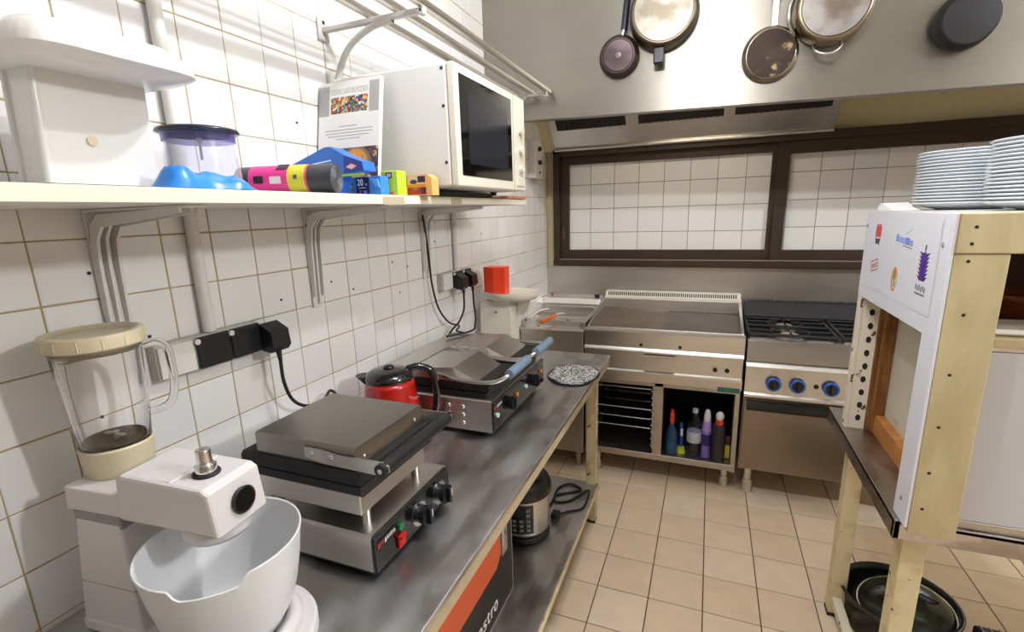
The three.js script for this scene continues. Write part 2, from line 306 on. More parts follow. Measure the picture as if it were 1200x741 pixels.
{ // griddle on open cabinet
  const t = thing('griddle', 'wide steel griddle with a browned hotplate on an open cabinet', 'griddle', [.79, 0, .3]);
  const X0 = .392, X1 = 1.194, plateTex = tex(512, 256, (u, v) => {                     // burnt-on fat: brown film and a black crust at the back right
    let c = mix(hex(0x8a7d70), hex(0x6f6256), fbm(u, v, 4, 5)); c = mix(c, hex(0x8d6f52), sstep(.5, .75, fbm(u + .4, v + .2, 5, 4)) * .6);
    c = mix(c, hex(0x5c5651), sstep(.5, .6, u + .06 * fbm(u, v, 8, 3)) * .55);
    const edge = .84 + .05 * (fbm(u, v, 10, 3) - .5) - (u > .5 ? 0 : .0), crust = sstep(edge - .035, edge, v) * (1 - sstep(edge + .04, edge + .07, v)) * sstep(.5, .64, u + .08 * fbm(u, v, 12, 3));
    return mix(c, hex(0x15100d), crust);
  }, { srgb: true });
  const plateMat = metal(0xffffff, .5, { map: plateTex, metalness: .75 });
  part(t, 'body', [box(X0, X1, .655, .872, .03, .556, .003)], M.steelDark);
  part(t, 'front_rail', prismX([[.50, .874], [.556, .885], [.570, .882], [.572, .872], [.560, .786], [.566, .776], [.578, .772], [.578, .764], [.55, .762], [.5, .77]], X0, X1), M.steel);
  part(t, 'front_panel', box(X0 + .002, X1 - .002, .655, .766, .55, .558, .002), M.steel);
  part(t, 'bottom_rail', prismX([[.5, .664], [.556, .664], [.573, .657], [.573, .643], [.565, .600], [.5, .60]], X0, X1), M.steel);
  for (const x of [.695, .892]) part(t, 'rivet_hole', new THREE.CylinderGeometry(.0085, .0085, .006, 18).rotateX(Math.PI / 2).translate(x, .806, .564), M.black);
  const d = part(t, 'drip_drawer', box(.714, .869, .668, .752, .557, .566, .002), M.steel);
  part(d, 'pull_lip', prismX([[.560, .738], [.585, .746], [.590, .758], [.560, .760]], .712, .871), M.steel);
  for (const x of [1.065, 1.121]) part(t, 'control_stem', [new THREE.CylinderGeometry(.011, .011, .008, 18).rotateX(Math.PI / 2).translate(x, .70, .561), new THREE.CylinderGeometry(.004, .004, .018, 12).rotateX(Math.PI / 2).translate(x, .70, .568)], std(0x3c352c, .5, { metalness: .6 }));
  // hotplate: tilts towards the front
  const pl = plane(V(X0 + .02, .884, .515), V(X1 - X0 - .04, 0, 0), V(0, .034, -.405));
  part(t, 'hotplate', pl, plateMat, { keep: true });
  part(t, 'hotplate_body', prismX([[.515, .8835], [.11, .9175], [.11, .87], [.515, .87]], X0 + .02, X1 - .02), M.steelDark);
  const upTex = M.steel;
  part(t, 'splash_guard', [prismX([[.515, .885], [.10, .97], [.10, .87], [.515, .87]], X0 + .004, X0 + .018), prismX([[.515, .885], [.10, .97], [.10, .87], [.515, .87]], X1 - .018, X1 - .004), box(X0 + .004, X1 - .004, .87, .972, .095, .109, .002)], upTex);
  const fl = part(t, 'flue_cover', [box(.41, 1.19, .93, .985, .018, .108, .003), prismX([[.03, .985], [.100, .985], [.088, 1.012], [.035, 1.014]], .414, 1.187)], M.offWhite);
  const slots = []; for (let k = 0; k < 62; k++) { const x = .432 + k * .0119; slots.push(prismX([[.096, .9895], [.0995, .9895], [.0922, 1.0095], [.088, 1.0095]], x, x + .0066)); }
  const sl = part(fl, 'vent_slots', slots, M.blackRub); sl.userData.kind = 'stuff';
  // open cabinet
  part(t, 'cabinet', [box(X0 + .002, X0 + .03, .135, .655, .05, .545), box(X1 - .026, X1 - .002, .135, .655, .05, .545), box(X0 + .004, X1 - .004, .142, .178, .05, .548, .003), box(.770, .818, .16, .655, .08, .546, .003), box(X0 + .004, X1 - .004, .572, .655, .53, .546, .003)], M.steelDark);
  part(t, 'added_dark_lining', [box(X0 + .031, X1 - .027, .179, .64, .041, .055), box(X0 + .0305, X0 + .0325, .179, .6, .05, .52, 0), box(X1 - .0285, X1 - .0265, .179, .6, .05, .52, 0), box(.7685, .7698, .179, .6, .08, .52, 0), box(.8182, .8196, .179, .6, .08, .52, 0), box(X0 + .031, X1 - .027, .1785, .1795, .05, .49, 0)], std(0x2b2521, .6, { metalness: .3 }), { label: 'added dark inner lining' });  // added dark sheets that put the darkness of the bays into their colour
  part(t, 'nameplate', box(1.082, 1.185, .588, .612, .566, .5685, .0008), print(256, 64, (c, w, h) => { c.fillStyle = '#1d5a4a'; c.fillRect(0, 0, w, h); c.fillStyle = '#3f8a74'; c.fillRect(14, 24, w - 28, 5); c.fillRect(14, 38, w - 60, 4); }), { keep: true, label: 'small green nameplate' });
  const runners = []; for (let k = 0; k < 9; k++) for (const x of [.424, .764]) runners.push(box(x - .008, x + .008, .215 + k * .04, .221 + k * .04, .09, .53, .001));
  part(t, 'tray_runners', [...runners, ...[.09, .5].flatMap(z => [box(.420, .427, .19, .57, z, z + .012, .001), box(.761, .768, .19, .57, z, z + .012, .001)])], M.steel);
  for (const [x, z] of [[X0 + .06, .10], [X1 - .06, .10], [X0 + .06, .47], [X1 - .048, .445]]) part(t, 'leg', foot(x, z, .142), M.steel);
  for (const [k, y] of [.545, .425, .37, .315].entries()) {           // wire shelves pushed into the runners
    const s = thing('wire_shelf', ['uppermost wire oven shelf in the runners under the griddle', 'second wire oven shelf from the top under the griddle', 'third wire oven shelf from the top under the griddle', 'lowest wire oven shelf under the griddle'][k], 'wire shelf', [.595, y, .3], { group: 'wire shelves under the griddle' });
    part(s, 'rim', [rod(V(.436, y, .12), V(.436, y, .52), .0035, .0035, 8), rod(V(.752, y, .12), V(.752, y, .52), .0035, .0035, 8), rod(V(.434, y, .12), V(.754, y, .12), .0035, .0035, 8), rod(V(.434, y, .52), V(.754, y, .52), .0035, .0035, 8)], M.chrome);
    const ws = []; for (let q = 1; q < 24; q++) ws.push(rod(V(.436 + q * .0132, y, .115), V(.436 + q * .0132, y, .522), .0013, .0013, 6));
    const w = part(s, 'wires', ws, M.chrome); w.userData.kind = 'stuff';
  }
}
{ // six things on the floor of the right-hand bay
  const y = .178;
  const sp = thing('spray_bottle', 'blue spray bottle with an orange-red trigger head in the cabinet', 'bottle', [.868, y, .50]);
  const cx = .868, cz = .50, L = (prof, n = 32) => lathe(prof, n);
  part(sp, 'bottle', L([[0, y], [.028, y], [.031, y + .006], [.031, y + .10], [.026, y + .13], [.013, y + .165], [.012, y + .185], [0, y + .185]]).translate(cx, 0, cz), phy(0x3f86b4, .08, { transmission: .75, thickness: .03 }));
  part(sp, 'liquid', L([[0, y + .003], [.027, y + .003], [.028, y + .07], [0, y + .07]]).translate(cx, 0, cz), phy(0x1f5f9a, .1));
  part(sp, 'trigger_head', [box(cx - .012, cx + .012, y + .185, y + .235, cz - .012, cz + .014, .005), box(cx - .009, cx + .009, y + .225, y + .25, cz - .03, cz + .03, .005), rod(V(cx, y + .222, cz + .018), V(cx, y + .185, cz + .034), .005)], std(0xd8402a, .35));
  const br = thing('dish_brush', 'blue and lime dish brush standing on its bristles in the cabinet', 'brush', [.918, y, .475]);
  part(br, 'handle', tube([[.918, y + .04, .475], [.917, y + .1, .47], [.914, y + .17, .462]], .010, 20), std(0x1f4f9c, .35));
  part(br, 'grip_pad', box(.912, .926, y + .10, y + .14, .468, .486, .004), std(0xcfdce8, .4));
  part(br, 'head', [rod(V(.918, y, .475), V(.918, y + .035, .475), .027, .018)], std(0xb9c832, .6));
  const wb = thing('water_bottle', 'clear plastic water bottle with a pale cap in the cabinet', 'bottle', [.984, y, .49]);
  part(wb, 'bottle', L([[0, y], [.03, y + .001], [.037, y + .01], [.034, y + .03], [.037, y + .05], [.034, y + .07], [.037, y + .1], [.038, y + .17], [.03, y + .21], [.013, y + .245], [.012, y + .255]]).translate(.984, 0, .49), M.pane);
  part(wb, 'label_band', L([[.0376, y + .085], [.0382, y + .145]]).translate(.984, 0, .49), phy(0xdfe4ea, .3, { transmission: .4, thickness: 0 }));
  part(wb, 'cap', new THREE.CylinderGeometry(.0145, .015, .02, 20).translate(.984, y + .262, .49), std(0xb9c2c8, .35));
  const pb = thing('detergent_bottle', 'purple detergent bottle with a white nozzle in the cabinet', 'bottle', [1.046, y, .49]);
  part(pb, 'bottle', L([[0, y], [.024, y], [.026, y + .008], [.024, y + .06], [.0265, y + .13], [.024, y + .155], [0, y + .155]]).translate(1.046, 0, .49), phy(0x7b62b0, .25));
  part(pb, 'label_band', L([[.0268, y + .075], [.0278, y + .14]]).translate(1.046, 0, .49), std(0x2b1a66, .35));
  part(pb, 'collar', L([[.0245, y + .155], [.022, y + .2], [.018, y + .21], [0, y + .21]]).translate(1.046, 0, .49), phy(0xa58ad0, .3));
  part(pb, 'nozzle', L([[.017, y + .208], [.018, y + .24], [.012, y + .268], [.006, y + .275], [0, y + .276]]).translate(1.046, 0, .488), M.white);
  const db = thing('dark_bottle', 'tall charcoal bottle with a white spout and orange collar in the cabinet', 'bottle', [1.106, y, .51]);
  part(db, 'bottle', L([[0, y], [.032, y], [.034, y + .006], [.034, y + .18], [.03, y + .205], [.018, y + .212], [0, y + .212]]).translate(1.106, 0, .51), std(0x29262a, .4));
  part(db, 'collar', new THREE.CylinderGeometry(.019, .021, .024, 24).translate(1.106, y + .222, .51), std(0xd8401c, .4));
  part(db, 'spout', new THREE.SphereGeometry(.021, 24, 16).scale(1, 1.3, 1).translate(1.106, y + .252, .51), M.white);
  const sg = thing('scouring_sponge', 'green and yellow scouring sponge leaning in the cabinet corner', 'sponge', [1.152, y, .46]);
  part(sg, 'scourer', box(1.132, 1.168, y + .022, y + .075, .44, .452, .003), std(0x1e5a2c, .95));
  part(sg, 'foam', box(1.132, 1.168, y + .0, y + .07, .453, .478, .005), std(0xd6c23a, .9));
  part(sg, 'wrapper', box(1.136, 1.166, y + .05, y + .11, .425, .439, .003), std(0x8a3a52, .5));
}
{ // range cooker with oven
  const t = thing('range_cooker', 'steel gas range with blue-ringed knobs and an oven below', 'cooker', [1.605, 0, .3]);
  const X0 = 1.206, X1 = 2.006;
  part(t, 'body', box(X0, X1, .165, .80, .03, .535, .003), M.steelDark);
  part(t, 'fascia', prismX([[.50, .868], [.548, .868], [.556, .862], [.566, .765], [.552, .755], [.5, .755]], X0, X1), M.steel);
  part(t, 'control_panel', prismX([[.5, .755], [.552, .755], [.566, .735], [.566, .60], [.573, .59], [.573, .578], [.5, .578]], X0, X1), M.steel);
  const knobMat = phy(0x14161a, .3), ring = phy(0x2c6fd0, .3);
  for (const x of [1.331, 1.434, 1.572, 1.700, 1.80]) {
    const k = part(t, 'knob', [new THREE.CylinderGeometry(.026, .03, .024, 28).rotateX(Math.PI / 2).translate(x, .657, .58), box(x - .006, x + .006, .633, .681, .588, .604, .003)], knobMat);
    part(k, 'knob_ring', new THREE.TorusGeometry(.0285, .0055, 10, 36).translate(x, .657, .588), ring, { label: 'bright blue ring' });
    part(k, 'pointer', box(x - .003, x + .003, .694, .699, .5665, .5685, .0005), M.white);
  }
  part(t, 'ignition_hole', new THREE.CylinderGeometry(.011, .011, .008, 18).rotateX(Math.PI / 2).translate(1.513, .659, .566), M.black);
  const d = part(t, 'oven_door', box(X0 + .004, X1 - .004, .178, .568, .535, .556, .004), metal(0xa09284, .7, { roughnessMap: brushRough, map: smear }));
  part(d, 'handle_and_gap_shade', prismX([[.557, .515], [.575, .508], [.592, .525], [.590, .552], [.575, .56], [.557, .556]], X0 + .015, X1 - .1), M.black);  // black bar takes in both the handle and the shadow gap above it
  part(t, 'hob_tray', [box(X0 + .004, X1 - .004, .80, .845, .03, .53, .002), box(X0 + .002, X0 + .012, .8, .868, .03, .53), box(X1 - .012, X1 - .002, .8, .868, .03, .53)], M.cast);
  const fl = part(t, 'flue_cover', prismX([[.018, .80], [.11, .80], [.115, .90], [.07, .972], [.018, .976]], X0 + .004, X1 - .004), M.cast);
  const sl = []; for (let k = 0; k < 60; k++) { const x = X0 + .02 + k * .0128; sl.push(box(x, x + .006, .972, .981, .022, .068, 0)); }
  part(fl, 'vent_fins', sl, std(0x4a453f, .5, { metalness: .5 })).userData.kind = 'stuff';
  for (const x of [1.40, 1.80]) for (const z of [.21, .42]) {
    const b = part(t, 'burner', lathe([[0, .845], [.062, .845], [.062, .853], [.05, .858], [.05, .866], [0, .868]], 32).translate(x, 0, z), std(0x8d877c, .5, { metalness: .6 }));
    part(b, 'burner_cap', lathe([[0, .868], [.043, .868], [.045, .873], [.036, .878], [0, .879]], 32).translate(x, 0, z), std(0xa39c8e, .6, { metalness: .35 }));
  }
  for (const x of [1.40, 1.80]) {
    const g = [], y = .889, W = .187;
    for (const xx of [x - W, x + W]) g.push(rod(V(xx, y, .125), V(xx, y, .515), .007, .007, 8));
    for (const z of [.125, .315, .515]) g.push(rod(V(x - W, y, z), V(x + W, y, z), .007, .007, 8));
    for (const z of [.21, .42]) { for (const s of [-1, 1]) g.push(rod(V(x + s * .035, y, z), V(x + s * W, y, z), .006, .006, 8)); g.push(rod(V(x, y, z - .035), V(x, y, z - .095), .006, .006, 8), rod(V(x, y, z + .035), V(x, y, z + .095), .006, .006, 8)); g.push(new THREE.TorusGeometry(.085, .005, 8, 32).rotateX(Math.PI / 2).translate(x, y - .004, z)); }
    for (const xx of [x - W, x + W]) for (const z of [.13, .51]) g.push(rod(V(xx, .845, z), V(xx, y, z), .006, .006, 8));
    part(t, 'pan_support', g, M.cast);
  }
  for (const [x, z] of [[1.262, .46], [1.95, .46], [1.262, .1], [1.95, .1]]) part(t, 'leg', foot(x, z, .168, .0215), M.steel);
}

// ================================================================ LEFT WORKTOP AND WHAT STANDS ON IT
const TOP = .857, SH = .212;                                   // worktop and lower shelf heights
{
  const t = thing('worktop_table', 'long worn steel work table with chipped cream legs along the tiled wall', 'table', [.3, 0, 1.9]);
  part(t, 'worktop', [box(.012, .606, .843, TOP, .966, 3.05, .003), box(.013, .604, .815, .855, .968, .984, .002)], M.tableSteel);
  part(t, 'apron', [box(.56, .601, .806, .8428, .985, 3.04, .002), box(.06, .56, .79, .8428, .992, 1.012, .002)], std(0xb9a98a, .6, { map: speck }));
  part(t, 'lower_shelf', [box(.03, .565, SH - .012, SH, 1.0, 3.03, .002), box(.556, .566, SH - .032, SH - .001, 1.0, 3.03, .002)], M.tableSteel);
  part(t, 'shelf_edge', box(.566, .569, SH - .03, SH - .002, 1.0, 3.03, .001), M.chip);
  for (const [x, z] of [[.508, .974], [.03, .974], [.508, 2.98], [.03, 2.98]]) { const l = part(t, 'leg', [box(x, x + .006, .012, .846, z, z + .046, .0008), box(x + .04, x + .046, .012, .846, z, z + .046, .0008), box(x + .003, x + .043, .012, .846, z, z + .005, .0008), box(x + .003, x + .043, .012, .846, z + .041, z + .046, .0008)], M.chip); part(l, 'foot_cap', box(x - .001, x + .047, 0, .014, z - .001, z + .047, .003), M.blackRub); }
}
{ // waffle iron
  const t = thing('waffle_iron', 'steel waffle iron with black control panel and tilted-out handle on the worktop', 'waffle iron', [.29, TOP, 2.39]);
  const b = part(t, 'base', [prismX([[2.254, .874], [2.532, .874], [2.532, .942], [2.527, .948], [2.259, .948], [2.254, .942]], .10, .462)], M.steel);
  part(b, 'skirt', box(.104, .458, .866, .876, 2.258, 2.528, .001), M.black);
  for (const [x, z] of [[.13, 2.28], [.43, 2.28], [.13, 2.505], [.43, 2.505]]) part(b, 'foot', new THREE.CylinderGeometry(.011, .009, .011, 16).translate(x, TOP + .0055, z), M.blackRub);
  const p = part(t, 'control_panel', box(.462, .470, .872, .944, 2.256, 2.530, .002), M.blackGloss);
  for (const z of [2.385, 2.302]) {
    part(p, 'dial_plate', new THREE.CylinderGeometry(.026, .026, .002, 32).rotateZ(Math.PI / 2).translate(.471, .906, z), M.chrome);
    part(p, 'dial', [new THREE.CylinderGeometry(.018, .021, .02, 28).rotateZ(Math.PI / 2).translate(.482, .906, z), box(.490, .502, .888, .924, z - .005, z + .005, .003)], M.black);
    part(p, 'dial_mark', box(.502, .5035, .906, .922, z - .0012, z + .0012, .0004), M.white);
  }
  part(p, 'power_lamp', new THREE.CylinderGeometry(.0075, .008, .008, 18).rotateZ(Math.PI / 2).translate(.473, .923, 2.456), phy(0x0c6b35, .2));
  part(p, 'rocker_switch', [box(.469, .476, .879, .906, 2.444, 2.466, .002), prismZ([[.474, .892], [.482, .905], [.474, .905]], 2.446, 2.464)], phy(0xc8231c, .25));
  part(p, 'lettering', plane(V(.4712, .918, 2.527), V(0, .001, -.058), V(0, .017, 0)), std(0xffffff, .5, { map: canvas(256, 72, (c, w, h) => { c.fillStyle = '#0c0c0e'; c.fillRect(0, 0, w, h); c.font = 'bold 52px sans-serif'; c.textBaseline = 'middle'; c.fillStyle = '#d3281e'; c.fillText('ggm', 4, h / 2, 92); c.fillStyle = '#e8e8e8'; c.fillText('gastro', 102, h / 2, 150); }) }), { keep: true, label: 'red and white lettering' });
  part(t, 'lower_housing', [box(.172, .432, .972, 1.02, 2.291, 2.514, .003)], M.steel);
  for (const [x, z] of [[.42, 2.487], [.42, 2.315], [.2, 2.487], [.2, 2.315]]) part(t, 'pillar', new THREE.CylinderGeometry(.009, .009, .028, 20).translate(x, .960, z), M.chrome);
  part(t, 'lower_plate', prismX([[2.285, 1.018], [2.52, 1.018], [2.526, 1.024], [2.526, 1.040], [2.279, 1.040], [2.279, 1.024]], .158, .446), M.blackRub);
  part(t, 'upper_plate', prismX([[2.279, 1.0425], [2.526, 1.0425], [2.526, 1.060], [2.52, 1.066], [2.285, 1.066], [2.279, 1.060]], .158, .446), M.blackRub);
  const lid = part(t, 'lid', [prismX([[2.292, 1.066], [2.516, 1.066], [2.516, 1.104], [2.512, 1.1085], [2.296, 1.1085], [2.292, 1.104]], .193, .433), box(.1935, .2, 1.066, 1.106, 2.293, 2.515, .002)], metal(0xa9a5a1, .6, { roughnessMap: brushRough, map: smear }));
  for (const [y, z] of [[1.083, 2.49], [1.083, 2.32]]) part(lid, 'bolt', new THREE.SphereGeometry(.0045, 12, 8).scale(.6, 1, 1).translate(.4335, y, z), M.chrome);
  for (const s of [0, 1]) {
    const z = s ? 2.2905 : 2.5175, zo = s ? -.003 : .003;
    part(t, 'handle_arm', [prismZ([[.32, 1.078], [.36, 1.071], [.495, 1.069], [.508, 1.078], [.508, 1.09], [.495, 1.096], [.40, 1.094], [.36, 1.099], [.32, 1.099]], Math.min(z, z + zo), Math.max(z, z + zo))], M.steel);
    for (const x of [.337, .382]) part(lid, 'bolt', new THREE.SphereGeometry(.0055, 12, 8).scale(1, 1, .6).translate(x, 1.087, z + zo), M.chrome);
  }
  const h = part(t, 'handle_bar', [rod(V(.495, 1.083, 2.528), V(.495, 1.083, 2.280), .0125, .0125, 24)], M.black);
  for (const z of [2.529, 2.279]) part(h, 'end_screw', new THREE.SphereGeometry(.005, 12, 8).scale(1, 1, .5).translate(.495, 1.083, z), M.chrome);
  part(t, 'hinge', [rod(V(.172, 1.045, 2.31), V(.172, 1.045, 2.5), .009), box(.14, .17, .948, 1.05, 2.33, 2.35), box(.14, .17, .948, 1.05, 2.46, 2.48)], M.steel);
}
{ // double contact grill
  const t = thing('contact_grill', 'double steel contact grill with two lids and blue-grey grips beyond the kettle', 'grill', [.26, TOP, 1.69]);
  const b = part(t, 'base', prismX([[1.450, .874], [1.926, .874], [1.926, .970], [1.922, .974], [1.454, .974], [1.450, .970]], .06, .434), M.steel);
  for (const [x, z] of [[.09, 1.48], [.40, 1.48], [.09, 1.895], [.40, 1.895]]) part(b, 'foot', new THREE.CylinderGeometry(.012, .010, .018, 16).translate(x, TOP + .009, z), M.blackRub);
  for (const x of [.291, .338]) for (const y of [.948, .922, .896]) part(b, 'vent_louvre', new THREE.SphereGeometry(.009, 14, 8).scale(1, .75, .5).translate(x, y, 1.926), M.steel);
  const p = part(t, 'control_panel', box(.434, .441, .878, .968, 1.452, 1.924, .002), M.blackGloss);
  const lamp = (z, y, c) => part(p, 'indicator_lamp', new THREE.CylinderGeometry(.007, .0075, .008, 16).rotateZ(Math.PI / 2).translate(.444, y, z), phy(c, .25));
  lamp(1.905, .925, 0xbfe0d0); lamp(1.742, .932, 0xd88a3a); lamp(1.654, .928, 0xbfe0d0); lamp(1.493, .932, 0xd88a3a);
  for (const z of [1.80, 1.575]) part(p, 'dial', [new THREE.CylinderGeometry(.02, .023, .018, 26).rotateZ(Math.PI / 2).translate(.45, .924, z), box(.456, .466, .905, .943, z - .004, z + .004, .002)], M.black);
  part(p, 'lettering', plane(V(.4416, .943, 1.922), V(0, .001, -.06), V(0, .018, 0)), std(0xffffff, .5, { map: canvas(256, 72, (c, w, h) => { c.fillStyle = '#0c0c0e'; c.fillRect(0, 0, w, h); c.font = 'bold 52px sans-serif'; c.textBaseline = 'middle'; c.fillStyle = '#d3281e'; c.fillText('ggm', 4, h / 2, 92); c.fillStyle = '#e8e8e8'; c.fillText('gastro', 102, h / 2, 150); }) }), { keep: true, label: 'red and white lettering' });
  part(t, 'hinge_box', [box(.062, .152, .972, 1.048, 1.455, 1.922, .004)], M.steel);
  for (const [z0, z1] of [[1.700, 1.915], [1.458, 1.673]]) {
    part(t, 'lower_plate', box(.165, .415, .973, .992, z0 + .004, z1 - .004, .003), M.cast);
    const l = part(t, 'upper_plate', [box(.168, .425, .996, 1.022, z0, z1, .004)], M.cast);
    // folded sheet cover: flat back, faceted towards the front
    const c = (z0 + z1) / 2, q = [[.158, 1.048, z0 + .006], [.158, 1.048, z1 - .006], [.30, 1.060, z1 - .012], [.30, 1.060, z0 + .012], [.385, 1.020, c + .05], [.385, 1.020, c - .05], [.40, 1.012, z0 + .02], [.40, 1.012, z1 - .02], [.158, 1.02, z0 + .004], [.158, 1.02, z1 - .004], [.33, 1.018, z0 + .002], [.33, 1.018, z1 - .002]].map(a => V(...a));
    const f = [[0, 1, 2], [0, 2, 3], [3, 2, 4], [3, 4, 5], [2, 11, 7], [2, 7, 4], [3, 5, 6], [3, 6, 10], [4, 7, 6], [4, 6, 5], [1, 9, 11], [1, 11, 2], [0, 3, 10], [0, 10, 8], [0, 8, 9], [0, 9, 1]];
    const g = new THREE.BufferGeometry(); g.setAttribute('position', new THREE.Float32BufferAttribute(f.flat().flatMap(i => q[i].toArray()), 3)); g.computeVertexNormals();
    part(l, 'cover', g, M.steel);
    const gz0 = c - .078, gz1 = c + .083;
    part(l, 'handle_frame', [tube([[.17, 1.052, z1 - .004], [.26, 1.040, z1 + .006], [.38, 1.028, z1 + .007], [.445, 1.032, z1 - .004], [.474, 1.046, gz1 + .004], [.478, 1.050, gz1 - .02]], .0065, 50), tube([[.17, 1.052, z0 + .004], [.26, 1.040, z0 - .006], [.38, 1.028, z0 - .007], [.445, 1.032, z0 + .004], [.474, 1.046, gz0 - .004], [.478, 1.050, gz0 + .02]], .0065, 50)], M.chrome);
    part(l, 'grip', [rod(V(.479, 1.050, gz1), V(.479, 1.050, gz0), .0145, .0145, 24)], std(0x6c7f93, .5));
    part(l, 'spring', [rod(V(.155, 1.04, z1 - .03), V(.235, 1.052, z1 - .012), .006), rod(V(.155, 1.04, z0 + .03), V(.235, 1.052, z0 + .012), .006)], M.chrome);
  }
}
{ // kettle
  const cx = .165, cz = 2.035, t = thing('electric_kettle', 'red electric kettle with black lid and handle behind the waffle iron', 'kettle', [cx, TOP, cz]);
  const L = (p, m, n) => part(t, n, lathe(p, 48).translate(cx, 0, cz), m);
  L([[0, TOP], [.088, TOP], [.09, TOP + .012], [.085, TOP + .022], [0, TOP + .022]], M.black, 'power_base');
  L([[.0, .8795], [.083, .88], [.085, .89], [.080, .96], [.071, 1.04], [.066, 1.058], [0, 1.058]], M.red, 'body');
  const lid = L([[.0675, 1.056], [.069, 1.064], [.062, 1.076], [.045, 1.085], [0, 1.089]], M.blackGloss, 'lid');
  part(lid, 'lid_knob', new THREE.SphereGeometry(.016, 18, 10).scale(1, .5, 1).translate(cx, 1.089, cz), M.black);
  const d = [.80, -.6], at = (r, y) => [cx + d[0] * r, y, cz + d[1] * r];
  part(t, 'handle', [tube([at(.05, 1.078), at(.085, 1.082), at(.118, 1.066), at(.132, 1.02), at(.128, .95), at(.11, .91), at(.08, .90)], .0115, 50, 12)], M.blackGloss);
  part(t, 'water_gauge', tube([at(.0665, 1.02), at(.074, .97), at(.079, .92)], .008, 20), M.pane);
  part(t, 'spout', new THREE.ConeGeometry(.024, .03, 20).rotateX(Math.PI).translate(cx - .074, 1.05, cz + .02), M.black);
}
{ // pot mat with a speckled cloth
  const matTex = tex(256, 256, (u, v, i, j) => { const n = vnoise(u * 48, v * 48, 48, 48) + .25 * Math.sin((u + v) * 150); return mix(hex(0x24242a), hex(0xd9d8d4), sstep(.42, .6, n)); }, { srgb: true, rep: [5, 5] });
  const t = thing('pot_mat', 'eight-sided quilted mat with black and white speckles at the worktop end', 'mat', [.52, TOP, 1.29]);
  const o = [[.47, 1.175], [.565, 1.185], [.615, 1.245], [.612, 1.335], [.575, 1.415], [.50, 1.42], [.425, 1.35], [.425, 1.24]].map(([x, z]) => [.52 + (x - .52) * .97, z]);
  part(t, 'cloth', prismY(o, TOP + .0006, TOP + .009, .002), std(0xffffff, .95, { map: matTex }));
  part(t, 'binding', tube(o.map(([x, z]) => [x, TOP + .0045, z]), .004, 90, 8, true), std(0x1c1c20, .9));
}
